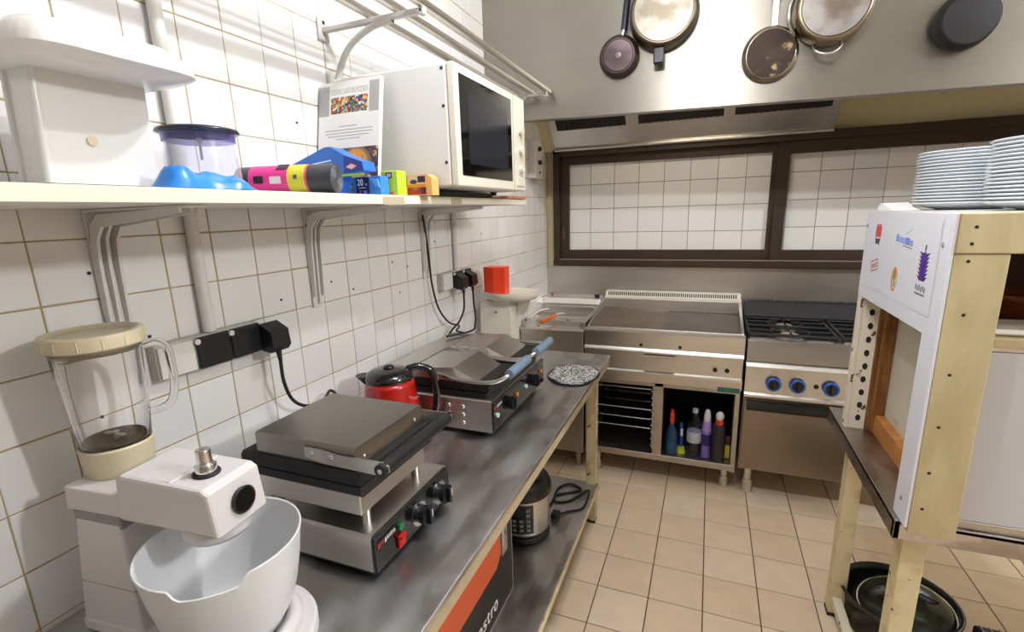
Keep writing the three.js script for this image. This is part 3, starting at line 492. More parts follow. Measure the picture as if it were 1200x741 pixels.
{ // stand mixer with blender jar
  const O = [.124, TOP, 2.725], t = thing('stand_mixer', 'white stand mixer with open bowl, missing arm cover and glass blender jar fitted behind', 'mixer', O, { turn: .1, local: true });
  const Y = y => y - TOP;
  part(t, 'tower', prism([[-.056, 0], [.072, 0], [.072, Y(1.064)], [-.014, Y(1.064)]], .098, .004).translate(0, .006, -.045), M.mixer);
  part(t, 'seam', [box(-.0385, .0765, Y(.9555), Y(.9568), -.0493, .0572, 0)], M.grey);
  part(t, 'collar_band', box(-.020, .078, Y(1.0645), Y(1.087), -.047, .0565, .003), M.grey);
  { const fp = [[-.05, -.048], [.06, -.05]]; for (let k = 0; k <= 30; k++) { const a = -1.9 + 3.8 * k / 30; fp.push([.228 + .108 * Math.cos(a), .02 + .108 * Math.sin(a)]); } fp.push([.06, .056], [-.05, .054]); part(t, 'foot_plate', prismY(fp, .001, .026, .005), M.mixer); }
  part(t, 'bowl_socket', lathe([[.055, .0], [.092, .0], [.092, .035], [.084, .045], [.07, .045], [.07, .028], [.055, .028]], 48).translate(.228, .001, .02), M.mixer);
  // arm: low rear seat and raised wedge-shaped head
  part(t, 'rear_seat', prism([[-.03, 0], [.10, 0], [.10, .032], [-.026, .032]], .086, .004).translate(0, Y(1.087), -.0345), M.mixer);
  const head = part(t, 'head', [prism([[.088, 0], [.258, 0], [.252, .056], [.244, .061], [.10, .066], [.092, .06]], .084, .005).translate(0, Y(1.088), -.031), box(.10, .188, Y(1.15), Y(1.1575), -.033, .053, .003)], M.mixer);
  part(head, 'drive_hole', [new THREE.CylinderGeometry(.0185, .0185, .008, 30).rotateZ(Math.PI / 2).translate(.2615, Y(1.114), .006)], M.blackGloss);
  part(head, 'drive_rim', new THREE.TorusGeometry(.019, .0018, 8, 32).rotateY(Math.PI / 2).translate(.2645, Y(1.114), .006), M.black);
  const dr = part(t, 'drive_shaft', lathe([[0, 0], [.0135, 0], [.0145, .003], [.0145, .013], [.011, .016], [.010, .02], [.010, .036], [.0085, .038], [0, .036]], 28).translate(.214, Y(1.156), .016), M.chrome);
  part(dr, 'seal_ring', new THREE.TorusGeometry(.016, .003, 8, 28).rotateX(Math.PI / 2).translate(.214, Y(1.1565), .016), M.blackRub);
  part(t, 'whisk_socket', lathe([[0, 0], [.042, 0], [.046, .006], [.046, .032], [0, .032]], 40).translate(.213, Y(1.060), .012), M.mixer);
  const bx = .229, bz = .024, g = new THREE.LatheGeometry([[0, .90], [.05, .90], [.068, .906], [.082, .93], [.094, .965], [.102, 1.005], [.106, 1.035], [.109, 1.053], [.1095, 1.0555], [.1075, 1.0565], [.1055, 1.054], [.1025, 1.035], [.098, 1.005], [.09, .965], [.078, .932], [.062, .912], [0, .906]].map(([r, y]) => new THREE.Vector2(r, Y(y))), 96);
  const pp = g.attributes.position, pn = V();
  for (let i = 0; i < pp.count; i++) {                         // pouring notch in the rim
    pn.fromBufferAttribute(pp, i); if (pn.y < Y(1.02)) continue;
    const a = Math.atan2(pn.z, pn.x), s = sstep(.50, .60, a) * (1 - sstep(1.28, 1.36, a));
    pp.setY(i, pn.y - s * .014 * (pn.y - Y(1.02)) / .036);
  }
  g.computeVertexNormals();
  const bowl = part(t, 'mixing_bowl', g.translate(bx, 0, bz), M.bowl);
  void bowl;
  // blender
  const jx = .0, jz = -.014;
  const col = part(t, 'jar_collar', lathe([[0, 1.12], [.042, 1.12], [.045, 1.124], [.0505, 1.168], [.050, 1.172], [.046, 1.172], [.046, 1.15], [0, 1.15]].map(([r, y]) => [r, Y(y)]), 48).translate(jx, 0, jz), M.ivory);
  void col;
  const ribs = (r, a) => r * (1 + .022 * Math.cos(a * 4)), jg = new THREE.LatheGeometry([[0, 1.158], [.046, 1.158], [.0485, 1.172], [.053, 1.22], [.0575, 1.29], [.0595, 1.327], [.0585, 1.328], [.0565, 1.327], [.0545, 1.29], [.050, 1.22], [.0455, 1.178], [.040, 1.166], [0, 1.165]].map(([r, y]) => new THREE.Vector2(r, Y(y))), 96), jp = jg.attributes.position;
  for (let i = 0; i < jp.count; i++) { const x = jp.getX(i), z = jp.getZ(i), r = Math.hypot(x, z); if (r < 1e-5) continue; const a = Math.atan2(z, x), k = ribs(1, a + .3); jp.setX(i, x * k); jp.setZ(i, z * k); }
  jg.computeVertexNormals();
  const jar = part(t, 'blender_jar', jg.translate(jx, 0, jz), M.glass);
  const hd = [.54, -.84], hp = (r, y) => [jx + hd[0] * r, Y(y), jz + hd[1] * r];
  part(jar, 'jar_handle', tube([hp(.0555, 1.318), hp(.075, 1.322), hp(.088, 1.312), hp(.092, 1.28), hp(.090, 1.24), hp(.082, 1.216), hp(.066, 1.207), hp(.0505, 1.206)], .0065, 60, 14), M.glass);
  part(t, 'jar_residue', lathe([[0, 1.1665], [.038, 1.1675], [.043, 1.178], [.03, 1.176], [.012, 1.172], [0, 1.175]].map(([r, y]) => [r, Y(y)]), 40).translate(jx, 0, jz), std(0x55482a, .7, { map: smear }));
  part(t, 'blade', [box(jx - .02, jx + .02, Y(1.181), Y(1.183), jz - .004, jz + .004, .0005), rod(V(jx, Y(1.17), jz), V(jx, Y(1.186), jz), .006)], M.steelDark);
  const lidG = lathe([[0, 1.322], [.056, 1.322], [.0565, 1.330], [.063, 1.3315], [.0658, 1.334], [.0658, 1.351], [.064, 1.3545], [.055, 1.3545], [.052, 1.347], [0, 1.3465]].map(([r, y]) => [r, Y(y)]), 60).translate(jx, 0, jz);
  const jl = part(t, 'jar_lid', lidG, M.ivory);
  for (let k = 0; k < 14; k++) { const a = k / 14 * Math.PI * 2; part(jl, 'grip_rib', rod(V(jx + .0655 * Math.cos(a), Y(1.334), jz + .0655 * Math.sin(a)), V(jx + .0655 * Math.cos(a), Y(1.349), jz + .0655 * Math.sin(a)), .0012, .0012, 6), M.ivory); }
}
{ // second scale on the worktop end, with a red box on it
  const t = thing('kitchen_scale', 'white kitchen scale with a notched stand at the far end of the worktop', 'scale', [.13, TOP, 1.12]);
  const g = prismZ([[.04, TOP], [.195, TOP], [.193, 1.05], [.19, 1.11], [.19, 1.125], [.05, 1.125]], 1.06, 1.16);
  part(t, 'stand', [g], M.offWhite);
  part(t, 'notched_side', prismZ([[.20, 1.125], [.262, 1.125], [.245, 1.075], [.225, 1.05], [.205, 1.05], [.196, 1.075]], 1.062, 1.08), M.offWhite);
  part(t, 'button', new THREE.CylinderGeometry(.006, .006, .004, 16).rotateX(Math.PI / 2).translate(.125, 1.075, 1.162), M.grey);
  const tray = lathe([[0, 1.128], [.09, 1.128], [.105, 1.134], [.116, 1.15], [.12, 1.163], [.118, 1.166], [.11, 1.152], [0, 1.150]], 64).scale(1.12, 1, .8).translate(.18, 0, 1.11);
  part(t, 'tray', tray, M.offWhite);
  const r = thing('red_carton', 'small red plastic box standing on the notched white scale', 'box', [.115, 1.15, 1.12]);
  part(r, 'box', [prismY([[.072, 1.155], [.118, 1.165], [.165, 1.15], [.165, 1.10], [.072, 1.10]], 1.1525, 1.278, .003)], M.redBox);
  part(r, 'label_print', plane(V(.122, 1.165, 1.1665), V(.036, 0, -.0118), V(0, .09, 0)), std(0xffffff, .5, { map: canvas(96, 256, (c, w, h) => { c.fillStyle = '#e8401f'; c.fillRect(0, 0, w, h); c.fillStyle = '#ffd9c8'; c.fillRect(26, 20, 36, 70); c.fillStyle = '#f4a58c'; c.fillRect(34, 110, 22, 60); c.fillRect(26, 190, 44, 40); }) }), { keep: true });
}
{ // under the worktop
  const cx = .345, cz = 1.455, t = thing('pressure_cooker', 'electric pressure cooker with steel body and black lid on the lower shelf', 'cooker', [cx, SH, cz]);
  part(t, 'base_ring', lathe([[0, SH], [.104, SH], [.108, SH + .006], [.109, SH + .035], [0, SH + .035]], 48).translate(cx, 0, cz), M.black);
  part(t, 'body', lathe([[0, SH + .035], [.1075, SH + .035], [.1085, SH + .045], [.1085, SH + .185], [.112, SH + .192], [0, SH + .192]], 64).translate(cx, 0, cz), M.steel);
  const lid = part(t, 'lid', lathe([[.113, SH + .19], [.117, SH + .195], [.117, SH + .225], [.105, SH + .25], [.075, SH + .268], [0, SH + .275]], 56).translate(cx, 0, cz), M.black);
  part(lid, 'lid_handle', [tube([[cx - .07, SH + .26, cz - .03], [cx - .05, SH + .315, cz - .02], [cx + .05, SH + .325, cz + .02], [cx + .07, SH + .26, cz + .03]], .014, 40, 12)], M.black);
  part(lid, 'steam_valve', new THREE.CylinderGeometry(.012, .014, .03, 18).translate(cx + .03, SH + .285, cz - .06), M.blackRub);
  const a0 = .18, seg = (r0, r1, y0, y1, a, b) => { const n = 14, out = []; for (let i = 0; i <= n; i++) { const q = a + (b - a) * i / n; out.push([cx + Math.sin(q) * r1, cz + Math.cos(q) * r1]); } for (let i = n; i >= 0; i--) { const q = a + (b - a) * i / n; out.push([cx + Math.sin(q) * r0, cz + Math.cos(q) * r0]); } return prismY(out, y0, y1); };
  const p = part(t, 'control_panel', seg(.107, .1115, SH + .055, SH + .178, a0 - .55, a0 + .55), M.blackGloss);
  part(p, 'display', seg(.1112, .1122, SH + .13, SH + .165, a0 - .3, a0 + .12), std(0x3a3f42, .25));
  for (let r = 0; r < 3; r++) for (let k = 0; k < 4; k++) part(p, 'button', seg(.1112, .1135, SH + .066 + r * .02, SH + .078 + r * .02, a0 - .46 + k * .25, a0 - .33 + k * .25), M.grey);
  for (let r = 0; r < 2; r++) part(p, 'button', seg(.1112, .1135, SH + .132 + r * .02, SH + .144 + r * .02, a0 + .28, a0 + .42), M.grey);
  for (const s of [-1, 1]) part(t, 'side_handle', box(cx - .03, cx + .03, SH + .16, SH + .185, cz + s * .112 - .02, cz + s * .112 + .02, .008), M.black);
  const c = thing('power_cord', 'black mains cord with plug lying loose on the lower shelf', 'cord', [.48, SH, 1.2]);
  const y = SH + .005;
  part(c, 'cable', tube([[.39, y, 1.335], [.40, y, 1.24], [.40, y, 1.10], [.44, y + .002, 1.06], [.50, y, 1.09], [.40, y, 1.18], [.415, y, 1.225], [.47, y, 1.20], [.535, y, 1.085], [.545, y, 1.13], [.54, y, 1.24], [.49, y, 1.28], [.456, y + .006, 1.325]], .0045, 160, 8), M.blackRub);
  part(c, 'plug', [box(.432, .468, SH + .0005, SH + .034, 1.32, 1.365, .008)], M.black);
  for (const dx of [-.008, .008]) part(c, 'plug_pin', rod(V(.45 + dx, SH + .015, 1.364), V(.45 + dx, SH + .015, 1.382), .0028), M.chrome);
}
{ // printed carton
  const t = thing('appliance_carton', 'tall printed orange and black appliance carton on the lower shelf', 'carton', [.24, SH, 2.1]);
  const X = .423, z0 = 1.776, z1 = 2.46, y1 = .742;
  part(t, 'carton', box(.05, X, SH + .0005, y1, z0, z1, .002), std(0xb9a98a, .8, { map: speck }));
  const art = canvas(1024, 768, (c, w, h) => {                  // u runs away from the camera, v up
    c.fillStyle = '#17130f'; c.fillRect(0, 0, w, h);
    c.fillStyle = '#d2592a'; c.beginPath(); c.moveTo(0, 0); c.lineTo(w * .86, 0); c.lineTo(w * .86, h * .60); c.lineTo(w * .80, h * .66); c.lineTo(0, h * .66); c.fill();
    c.strokeStyle = '#b8481f'; c.lineWidth = 3; c.beginPath(); c.moveTo(w * .66, 0); c.lineTo(w * .66, h * .66); c.stroke();
    c.fillStyle = '#4a453e'; c.fillRect(w * .865, h * .22, w * .09, h * .2); c.fillStyle = '#8d867b'; c.fillRect(w * .872, h * .44, w * .07, h * .2); c.fillStyle = '#b8b1a6'; c.fillRect(w * .885, h * .46, w * .02, h * .12); c.fillStyle = '#7a2a1c'; c.fillRect(w * .91, h * .49, w * .018, h * .03);
    c.strokeStyle = '#d8d2c8'; c.lineWidth = 4; c.strokeRect(3, 3, w - 6, h - 6);
    c.fillStyle = '#f0ece2'; c.font = 'bold 92px sans-serif'; c.textBaseline = 'alphabetic'; c.fillText('gastro', w * .53, h * .93);
  });
  part(t, 'front_print', plane(V(X + .0008, SH + .002, z1), V(0, 0, z0 - z1 + .002), V(0, y1 - SH - .004, 0)), std(0xffffff, .45, { map: art }), { keep: true });
  part(t, 'grip_cutout', [box(X - .002, X + .002, .60, .64, 2.22, 2.31, .001)], M.black);
  part(t, 'tape', box(.06, .40, SH + .2, SH + .25, z0 - .0015, z0 + .001, .0005), M.ivory);
}

// ================================================================ WALL SHELF, RACK AND FITTINGS
const SB = 1.540, ST = 1.561, SX = .306;                       // shelf underside, top and front edge
{
  const t = thing('wall_shelf', 'long white laminate wall shelf above the worktop', 'shelf', [.15, SB, 2.2]);
  part(t, 'board', box(.0075, SX - .001, SB, ST, 1.232, 3.6, .002), M.whiteMatt);
  part(t, 'edge_strip', box(SX - .001, SX + .0006, SB + .0005, ST - .0005, 1.232, 3.6, .0005), std(0xe9e4cf, .4));
  for (const [a, b] of [[2.19, 2.105], [1.865, 1.80]]) part(t, 'tape_patch', box(SX + .0006, SX + .0014, SB - .001, ST - .004, b, a, .0004), std(0xb8ad8e, .6), { label: 'peeling beige tape on the front edge' });
  for (const [z, zt] of [[2.612, 0], [2.115, 0], [1.545, 0]]) {
    const w = .018, r = .022;
    const k = part(t, 'bracket', [box(.0065, .012, 1.275, SB, z - w, z + w, .002), box(.0065, .26, SB - .005, SB - .0002, z - w, z + w, .002), prismZ([[.0075, 1.28], [.02, 1.285], [.026, 1.45], [.032, 1.49], [.05, 1.512], [.255, 1.531], [.255, SB - .003], [.0075, SB - .003]], z - .0025, z + .0025), prismZ([[.0075, 1.30], [.022, 1.31], [.028, 1.45], [.034, 1.487], [.052, 1.509], [.25, 1.528], [.25, SB - .003], [.05, 1.53], [.025, 1.515], [.014, 1.48]], z + w - .005, z + w), prismZ([[.0075, 1.30], [.022, 1.31], [.028, 1.45], [.034, 1.487], [.052, 1.509], [.25, 1.528], [.25, SB - .003], [.05, 1.53], [.025, 1.515], [.014, 1.48]], z - w, z - w + .005)], M.white);
    for (const y of [1.495, 1.31]) part(k, 'screw', new THREE.SphereGeometry(.0045, 12, 8).scale(.5, 1, 1).translate(.0125, y, z + .011), M.blackRub);
    void r; void zt;
  }
}
{ // tubular rack above the microwave
  const t = thing('pipe_rack', 'tubular chrome wall rack on curved brackets above the microwave', 'rack', [.16, 2.0, 1.6]);
  for (const x of [.318, .244, .160]) part(t, 'rail', [rod(V(x, 2.018, 2.9), V(x, 2.018, .94), .0115, .0115, 24), new THREE.SphereGeometry(.0115, 16, 8).translate(x, 2.018, .94)], M.rail);
  for (const z of [1.98, .985]) {
    const b = part(t, 'bracket', [box(.012, .322, 1.994, 2.007, z - .008, z + .008, .003), box(.31, .325, 1.990, 2.03, z - .008, z + .008, .003), tube([[.012, 1.78, z], [.035, 1.86, z], [.085, 1.945, z], [.16, 1.985, z], [.23, 1.995, z]], .0085, 40, 10)], M.paintGrey);
    part(b, 'wall_plate', box(.0062, .013, 1.975, 2.03, z - .02, z + .02, .002), M.paintGrey);
    part(b, 'screw', new THREE.SphereGeometry(.005, 12, 8).scale(.5, 1, 1).translate(.0135, 2.02, z), M.blackRub);
  }
}
{ // microwave
  const t = thing('microwave_oven', 'cream-white microwave oven with dark glass door at the shelf end', 'microwave', [.2, ST, 1.74]);
  const y0 = 1.582, y1 = 1.877, z0 = 1.492, z1 = 1.990, X = .378;
  part(t, 'case', box(.03, X, y0, y1, z0, z1, .006), M.white);
  const f = part(t, 'front_frame', [box(X, X + .022, y0, y1, z0, z1, .005)], M.offWhite);
  const d = part(t, 'door_glass', box(X + .0205, X + .0235, y0 + .028, y1 - .022, z0 + .125, z1 - .022, .001), phy(0x0a0a0c, .08, { clearcoat: .6 }));
  part(d, 'mesh_window', box(X + .0232, X + .0240, y0 + .06, y1 - .06, z0 + .16, z1 - .065, .0003), phy(0x24262b, .14));
  part(f, 'door_gap', box(X + .0205, X + .0224, y0 + .004, y1 - .004, z0 + .106, z0 + .1085, 0), M.grey);
  for (const y of [y0 + .07, y0 + .13, y0 + .19]) part(f, 'dial', new THREE.CylinderGeometry(.012, .014, .014, 24).rotateZ(Math.PI / 2).translate(X + .028, y, z0 + .05), M.offWhite);
  part(f, 'door_button', box(X + .021, X + .026, y0 + .015, y0 + .045, z0 + .02, z0 + .085, .003), M.offWhite);
  for (const [x, y] of [[X - .012, y1 - .013], [X - .012, y1 - .10], [X - .012, y0 + .06]]) part(t, 'case_screw', new THREE.SphereGeometry(.0042, 12, 8).scale(1, 1, .5).translate(x, y, z1), M.blackRub);
  part(t, 'vent_slot', box(.085, .125, y1 - .022, y1 - .017, z1 - .001, z1 + .0008, 0), std(0x857f74, .7));
  for (const [x, z] of [[.07, z0 + .03], [.29, z0 + .03], [.07, z1 - .04], [.29, z1 - .04]]) part(t, 'foot', new THREE.CylinderGeometry(.012, .010, .0125, 16).translate(x, y0 - .0055, z), M.black);
  const tr = thing('baking_tray', 'thin black baking tray pushed in under the microwave', 'tray', [.2, ST, 1.62]);
  part(tr, 'tray', [box(.09, .298, ST + .0005, ST + .006, 1.55, 1.915, .002), box(.09, .298, ST + .004, ST + .017, 1.55, 1.556, .002), box(.09, .298, ST + .004, ST + .017, 1.909, 1.915, .002), box(.292, .298, ST + .004, ST + .017, 1.55, 1.915, .002), box(.09, .096, ST + .004, ST + .017, 1.55, 1.915, .002)], M.blackRub); void tr;
  const cb = thing('wooden_board', 'small reddish wooden board lying at the end of the shelf', 'board', [.24, ST, 1.32]);
  part(cb, 'board', box(.20, .315, ST + .0005, ST + .010, 1.255, 1.455, .003), std(0xc98058, .55, { map: speck })); void cb;
}
{ // kitchen scale near the camera
  const t = thing('weighing_scale', 'white plastic weighing scale with a large overhanging pan on the shelf', 'scale', [.21, ST, 2.71]);
  part(t, 'stand', [prismX([[2.636, ST + .006], [2.772, ST + .006], [2.766, ST + .15], [2.632, ST + .15]], .165, .226)].map(g => g), M.white);
  part(t, 'stand_edge', [rod(V(.222, ST + .006, 2.770), V(.222, ST + .15, 2.764), .006), rod(V(.17, ST + .006, 2.770), V(.17, ST + .15, 2.764), .006)], M.white);
  part(t, 'foot_strip', box(.168, .224, ST, ST + .006, 2.655, 2.77, .001), M.black);
  part(t, 'button', [new THREE.CylinderGeometry(.0062, .0065, .003, 20).rotateZ(Math.PI / 2).translate(.227, ST + .062, 2.715)], M.ivory);
  // pan: rounded oblong shell
  const ring = (hx, hz, y) => Array.from({ length: 64 }, (_, i) => { const a = i / 64 * Math.PI * 2, c = Math.cos(a), s = Math.sin(a), e = .38; return V(.205 + hx * Math.sign(c) * Math.abs(c) ** e, y, 2.707 + hz * Math.sign(s) * Math.abs(s) ** e); });
  const loft = rings => { const v = [], n = 64; for (let k = 0; k + 1 < rings.length; k++) for (let i = 0; i < n; i++) { const j = (i + 1) % n, a = rings[k][i], b = rings[k][j], c = rings[k + 1][j], d = rings[k + 1][i]; v.push(...a.toArray(), ...c.toArray(), ...b.toArray(), ...a.toArray(), ...d.toArray(), ...c.toArray()); } const g = new THREE.BufferGeometry(); g.setAttribute('position', new THREE.Float32BufferAttribute(v, 3)); g.computeVertexNormals(); return toCreasedNormals(g, .6); };
  const py = ST + .147;
  part(t, 'pan', [loft([ring(.001, .001, py - .004), ring(.085, .082, py - .004), ring(.112, .106, py + .001), ring(.116, .110, py + .004), ring(.114, .108, py + .012), ring(.106, .100, py + .026), ring(.092, .086, py + .037), ring(.07, .066, py + .042), ring(.001, .001, py + .044)])], M.white);
}
{ // chopper bowl
  const cx = .15, cz = 2.50, t = thing('chopper_bowl', 'clear plastic chopper bowl with dark rim lid on the shelf', 'bowl', [cx, ST, cz]);
  part(t, 'bowl', lathe([[0, ST + .001], [.056, ST + .001], [.062, ST + .006], [.057, ST + .07], [.053, ST + .098]], 56).translate(cx, 0, cz), phy(0xf2f2fa, .12, { transmission: .82, thickness: 0, ior: 1.45 }));
  const l = part(t, 'lid', lathe([[0, ST + .113], [.05, ST + .113], [.064, ST + .110], [.066, ST + .105], [.06, ST + .102], [.053, ST + .100]], 56).translate(cx, 0, cz), phy(0x23293f, .25));
  part(l, 'lid_skirt', lathe([[.0575, ST + .090], [.0585, ST + .102]], 56).translate(cx, 0, cz), phy(0x8d8ac8, .2, { transmission: .8, thickness: 0 }));
  part(t, 'spindle', [rod(V(cx, ST + .06, cz), V(cx, ST + .11, cz), .0022), new THREE.CylinderGeometry(.005, .004, .02, 14).translate(cx, ST + .098, cz)], M.grey);
}
{ // blue plastic bag
  const t = thing('blue_plastic_bag', 'crumpled bright blue plastic bag in front of the chopper bowl', 'bag', [.25, ST, 2.57]);
  const W = 44, D = 18, v = [], idx = [];
  for (let s = 0; s < 2; s++) for (let i = 0; i <= W; i++) for (let j = 0; j <= D; j++) {
    const u = i / W, w = j / D, e = Math.sin(Math.PI * w) ** .6 * Math.min(1, 12 * u, 5 * (1 - u)), hgt = (.038 - .020 * u) * e * (.62 + .6 * fbm(u * .9, w * .9, 6, 3)) * (1 + .08 * Math.sin(u * 23 + w * 5));
    v.push(.268 + (w - .5) * .066 * (.7 + .3 * Math.sin(Math.PI * u)) + .006 * Math.sin(u * 11), ST + .0008 + (s ? Math.max(.0004, hgt) : 0), 2.668 - u * .165);
  }
  const id = (s, i, j) => s * (W + 1) * (D + 1) + i * (D + 1) + j;
  for (let i = 0; i < W; i++) for (let j = 0; j < D; j++) { idx.push(id(1, i, j), id(1, i, j + 1), id(1, i + 1, j), id(1, i + 1, j), id(1, i, j + 1), id(1, i + 1, j + 1), id(0, i, j), id(0, i + 1, j), id(0, i, j + 1), id(0, i + 1, j), id(0, i + 1, j + 1), id(0, i, j + 1)); }
  for (let i = 0; i < W; i++) for (const j of [0, D]) { const a = id(0, i, j), b = id(0, i + 1, j), c = id(1, i + 1, j), e = id(1, i, j); j ? idx.push(a, c, b, a, e, c) : idx.push(a, b, c, a, c, e); }
  const g = new THREE.BufferGeometry(); g.setAttribute('position', new THREE.Float32BufferAttribute(v, 3)); g.setIndex(idx); g.computeVertexNormals();
  part(t, 'bag', g, phy(0x2a86e0, .3));
}
{ // roll of bin bags, its wound end towards the room
  const t = thing('bin_bag_roll', 'dark bin bag roll in a pink and yellow paper band', 'bag roll', [.2, ST, 2.35]);
  const r = .0285, A = V(.105, ST + r + .0005, 2.382), B = V(.300, ST + r + .0005, 2.330), dir = B.clone().sub(A).normalize(), at = s => A.clone().addScaledVector(dir, s);
  part(t, 'roll', [rod(A, B, r, r, 40)], std(0x3a3b40, .4));
  const side = V(-dir.z, 0, dir.x);
  const spiral = []; for (let i = 0; i <= 180; i++) { const a = i / 180 * Math.PI * 2 * 6, q = .004 + (r - .0055) * i / 180; spiral.push(B.clone().addScaledVector(side, Math.cos(a) * q).add(V(0, Math.sin(a) * q, 0)).addScaledVector(dir, .0004)); }
  part(t, 'film_edge', tube(spiral, .0011, 300, 5), std(0x6a6b72, .45));
  const band = (s0, s1, c, label) => part(t, 'paper_band', new THREE.CylinderGeometry(r + .0007, r + .0007, s1 - s0, 40, 1, true).applyQuaternion(new THREE.Quaternion().setFromUnitVectors(V(0, 1, 0), dir)).translate(...at((s0 + s1) / 2).toArray()), c, { label });
  band(.030, .112, std(0xe0398f, .5), 'bright pink paper band'); band(.112, .148, std(0xd8d23a, .5), 'yellow paper band'); band(.148, .153, std(0xe0557a, .5));
  const up = V(.35, .45, .82).normalize(); up.addScaledVector(dir, -up.dot(dir)).normalize();
  const tile = (s, w, h, tw) => { const n = up.clone().applyAxisAngle(dir, tw), c = at(s).addScaledVector(n, r + .0012), e = dir.clone().multiplyScalar(w), f = n.clone().cross(dir).multiplyScalar(h); return plane(c.addScaledVector(e, -.5).addScaledVector(f, -.5), e, f); };
  part(t, 'printed_patch', [tile(.100, .024, .018, -.55)], std(0x1d1c1c, .5), { keep: true });
  part(t, 'printed_patch', [tile(.052, .020, .014, .45)], std(0x1d1c1c, .5), { keep: true });
  part(t, 'printed_patch', [tile(.088, .024, .014, .5)], std(0xe9e2e4, .5), { keep: true });
  part(t, 'printed_dot', [tile(.130, .008, .008, .35)], std(0x4d5348, .5), { keep: true });
}
const slab = (parent, name, c, w, h, d, turn, mats) => {      // carton with a separate flat print on its aisle face
  const g = new RoundedBoxGeometry(w, h, d, 2, .0015).rotateY(turn).translate(c.x, c.y + h / 2, c.z); return part(parent, name, g, mats);
};
{ // cartons on the shelf
  const txt = (w, h, f) => std(0xffffff, .4, { map: canvas(w, h, f) });
  { // long blue carton behind the roll
    const t = thing('freezer_bag_carton', 'long blue carton with a pitched flap lying behind the bin bag roll', 'carton', [.14, ST, 2.15]), z = 2.175;
    part(t, 'carton', prismZ([[.01, ST + .0005], [.165, ST + .0005], [.178, 1.612], [.250, 1.618], [.246, 1.638], [.197, 1.655], [.158, 1.676], [.142, 1.676], [.06, 1.650], [.01, 1.635]], z - .045, z), std(0x2b6fd0, .4));
    part(t, 'print', plane(V(.07, 1.606, z + .0006), V(.105, .01, 0), V(0, .036, 0)), txt(512, 144, (c, w, h) => { c.fillStyle = '#2b6fd0'; c.fillRect(0, 0, w, h); c.fillStyle = '#dfe9f8'; c.fillRect(70, 14, 360, 12); c.fillRect(20, 52, 440, 22); c.fillRect(150, 98, 300, 28); }), { keep: true });
    part(t, 'end_panel', prismZ([[.192, 1.6135], [.2495, 1.6185], [.2455, 1.6375], [.196, 1.654]], z + .0002, z + .001), std(0x17389a, .4));
    part(t, 'emblem', plane(V(.200, 1.628, z + .0014), V(.016, -.006, 0), V(.016, .007, 0)), std(0xf0b8ac, .5), { keep: true });
    part(t, 'stripe', box(.168, .25, 1.607, 1.6125, z + .001, z + .004, .0004), std(0x7fb83a, .5));
  }
  { // blue carton with 20
    const t = thing('small_bag_carton', 'small blue carton printed with a large white 20', 'carton', [.2, ST, 2.1]), z = 2.118;
    part(t, 'carton', box(.166, .252, ST + .0005, ST + .048, z - .034, z, .002), std(0x3b86d8, .4));
    part(t, 'print', plane(V(.172, ST + .001, z + .0006), V(.046, 0, 0), V(0, .046, 0)), txt(320, 256, (c, w, h) => { c.fillStyle = '#161c4c'; c.fillRect(0, 0, w, h); c.fillStyle = '#3b86d8'; c.fillRect(0, 0, 50, h); c.fillStyle = '#e8edf6'; c.font = 'bold 118px sans-serif'; c.fillText('20', 72, 110, 150); c.font = 'bold 44px sans-serif'; c.fillText('m', 236, 110); c.fillRect(90, 136, 150, 9); c.fillStyle = '#a04a70'; c.fillRect(100, 170, 50, 60); c.fillStyle = '#6d86c8'; c.fillRect(190, 178, 70, 44); }), { keep: true });
    part(t, 'torn_flap', prismZ([[.222, ST + .045], [.246, ST + .041], [.252, ST + .020], [.238, ST + .026]], z + .0005, z + .006), std(0x55a4ee, .4));
  }
  { // lime carton
    const t = thing('lime_carton', 'narrow lime green carton with a purple emblem between blue and orange cartons', 'carton', [.25, ST, 2.06]), z = 2.078;
    part(t, 'carton', box(.226, .274, ST + .0005, ST + .062, z - .04, z, .003), std(0xb9d83a, .4));
    part(t, 'emblem', box(.240, .258, ST + .044, ST + .058, z, z + .0006, .0001), std(0x3a2a66, .5));
    part(t, 'emblem_spot', box(.243, .255, ST + .047, ST + .055, z + .0006, z + .001, .0001), std(0xe0a8c8, .5));
    part(t, 'stripe', box(.236, .260, ST + .004, ST + .011, z, z + .0006, .0001), std(0xd87a4a, .5));
  }
  { // tea carton
    const t = thing('tea_carton', 'orange and red tea carton at the foot of the microwave', 'carton', [.28, ST, 2.02]), z = 2.034;
    const m = txt(512, 256, (c, w, h) => { c.fillStyle = '#e8b070'; c.fillRect(0, 0, w, h); c.fillStyle = '#c8553c'; c.fillRect(0, 40, 200, 90); c.fillStyle = '#e9dcc8'; c.fillRect(0, 120, 190, 136); c.fillStyle = '#e0b8a8'; c.fillRect(220, 0, 230, 90); c.fillStyle = '#3a1f3a'; c.fillRect(360, 10, 110, 80); c.fillStyle = '#2a3060'; c.beginPath(); c.ellipse(300, 80, 52, 28, 0, 0, 7); c.fill(); c.fillStyle = '#d8851e'; c.fillRect(210, 112, 260, 36); c.fillStyle = '#a52a2a'; c.fillRect(210, 150, 270, 96); c.fillStyle = '#5a1c2a'; c.fillRect(400, 150, 70, 96); c.fillStyle = '#8a7a5a'; c.beginPath(); c.ellipse(320, 172, 34, 14, 0, 0, 7); c.fill(); });
    part(t, 'carton', prismZ([[.230, ST + .0005], [.345, ST + .0005], [.345, ST + .042], [.332, ST + .052], [.230, ST + .050]], z - .034, z), std(0xeab569, .45));
    part(t, 'print', plane(V(.231, ST + .001, z + .0006), V(.104, 0, 0), V(0, .049, 0)), m, { keep: true });
  }
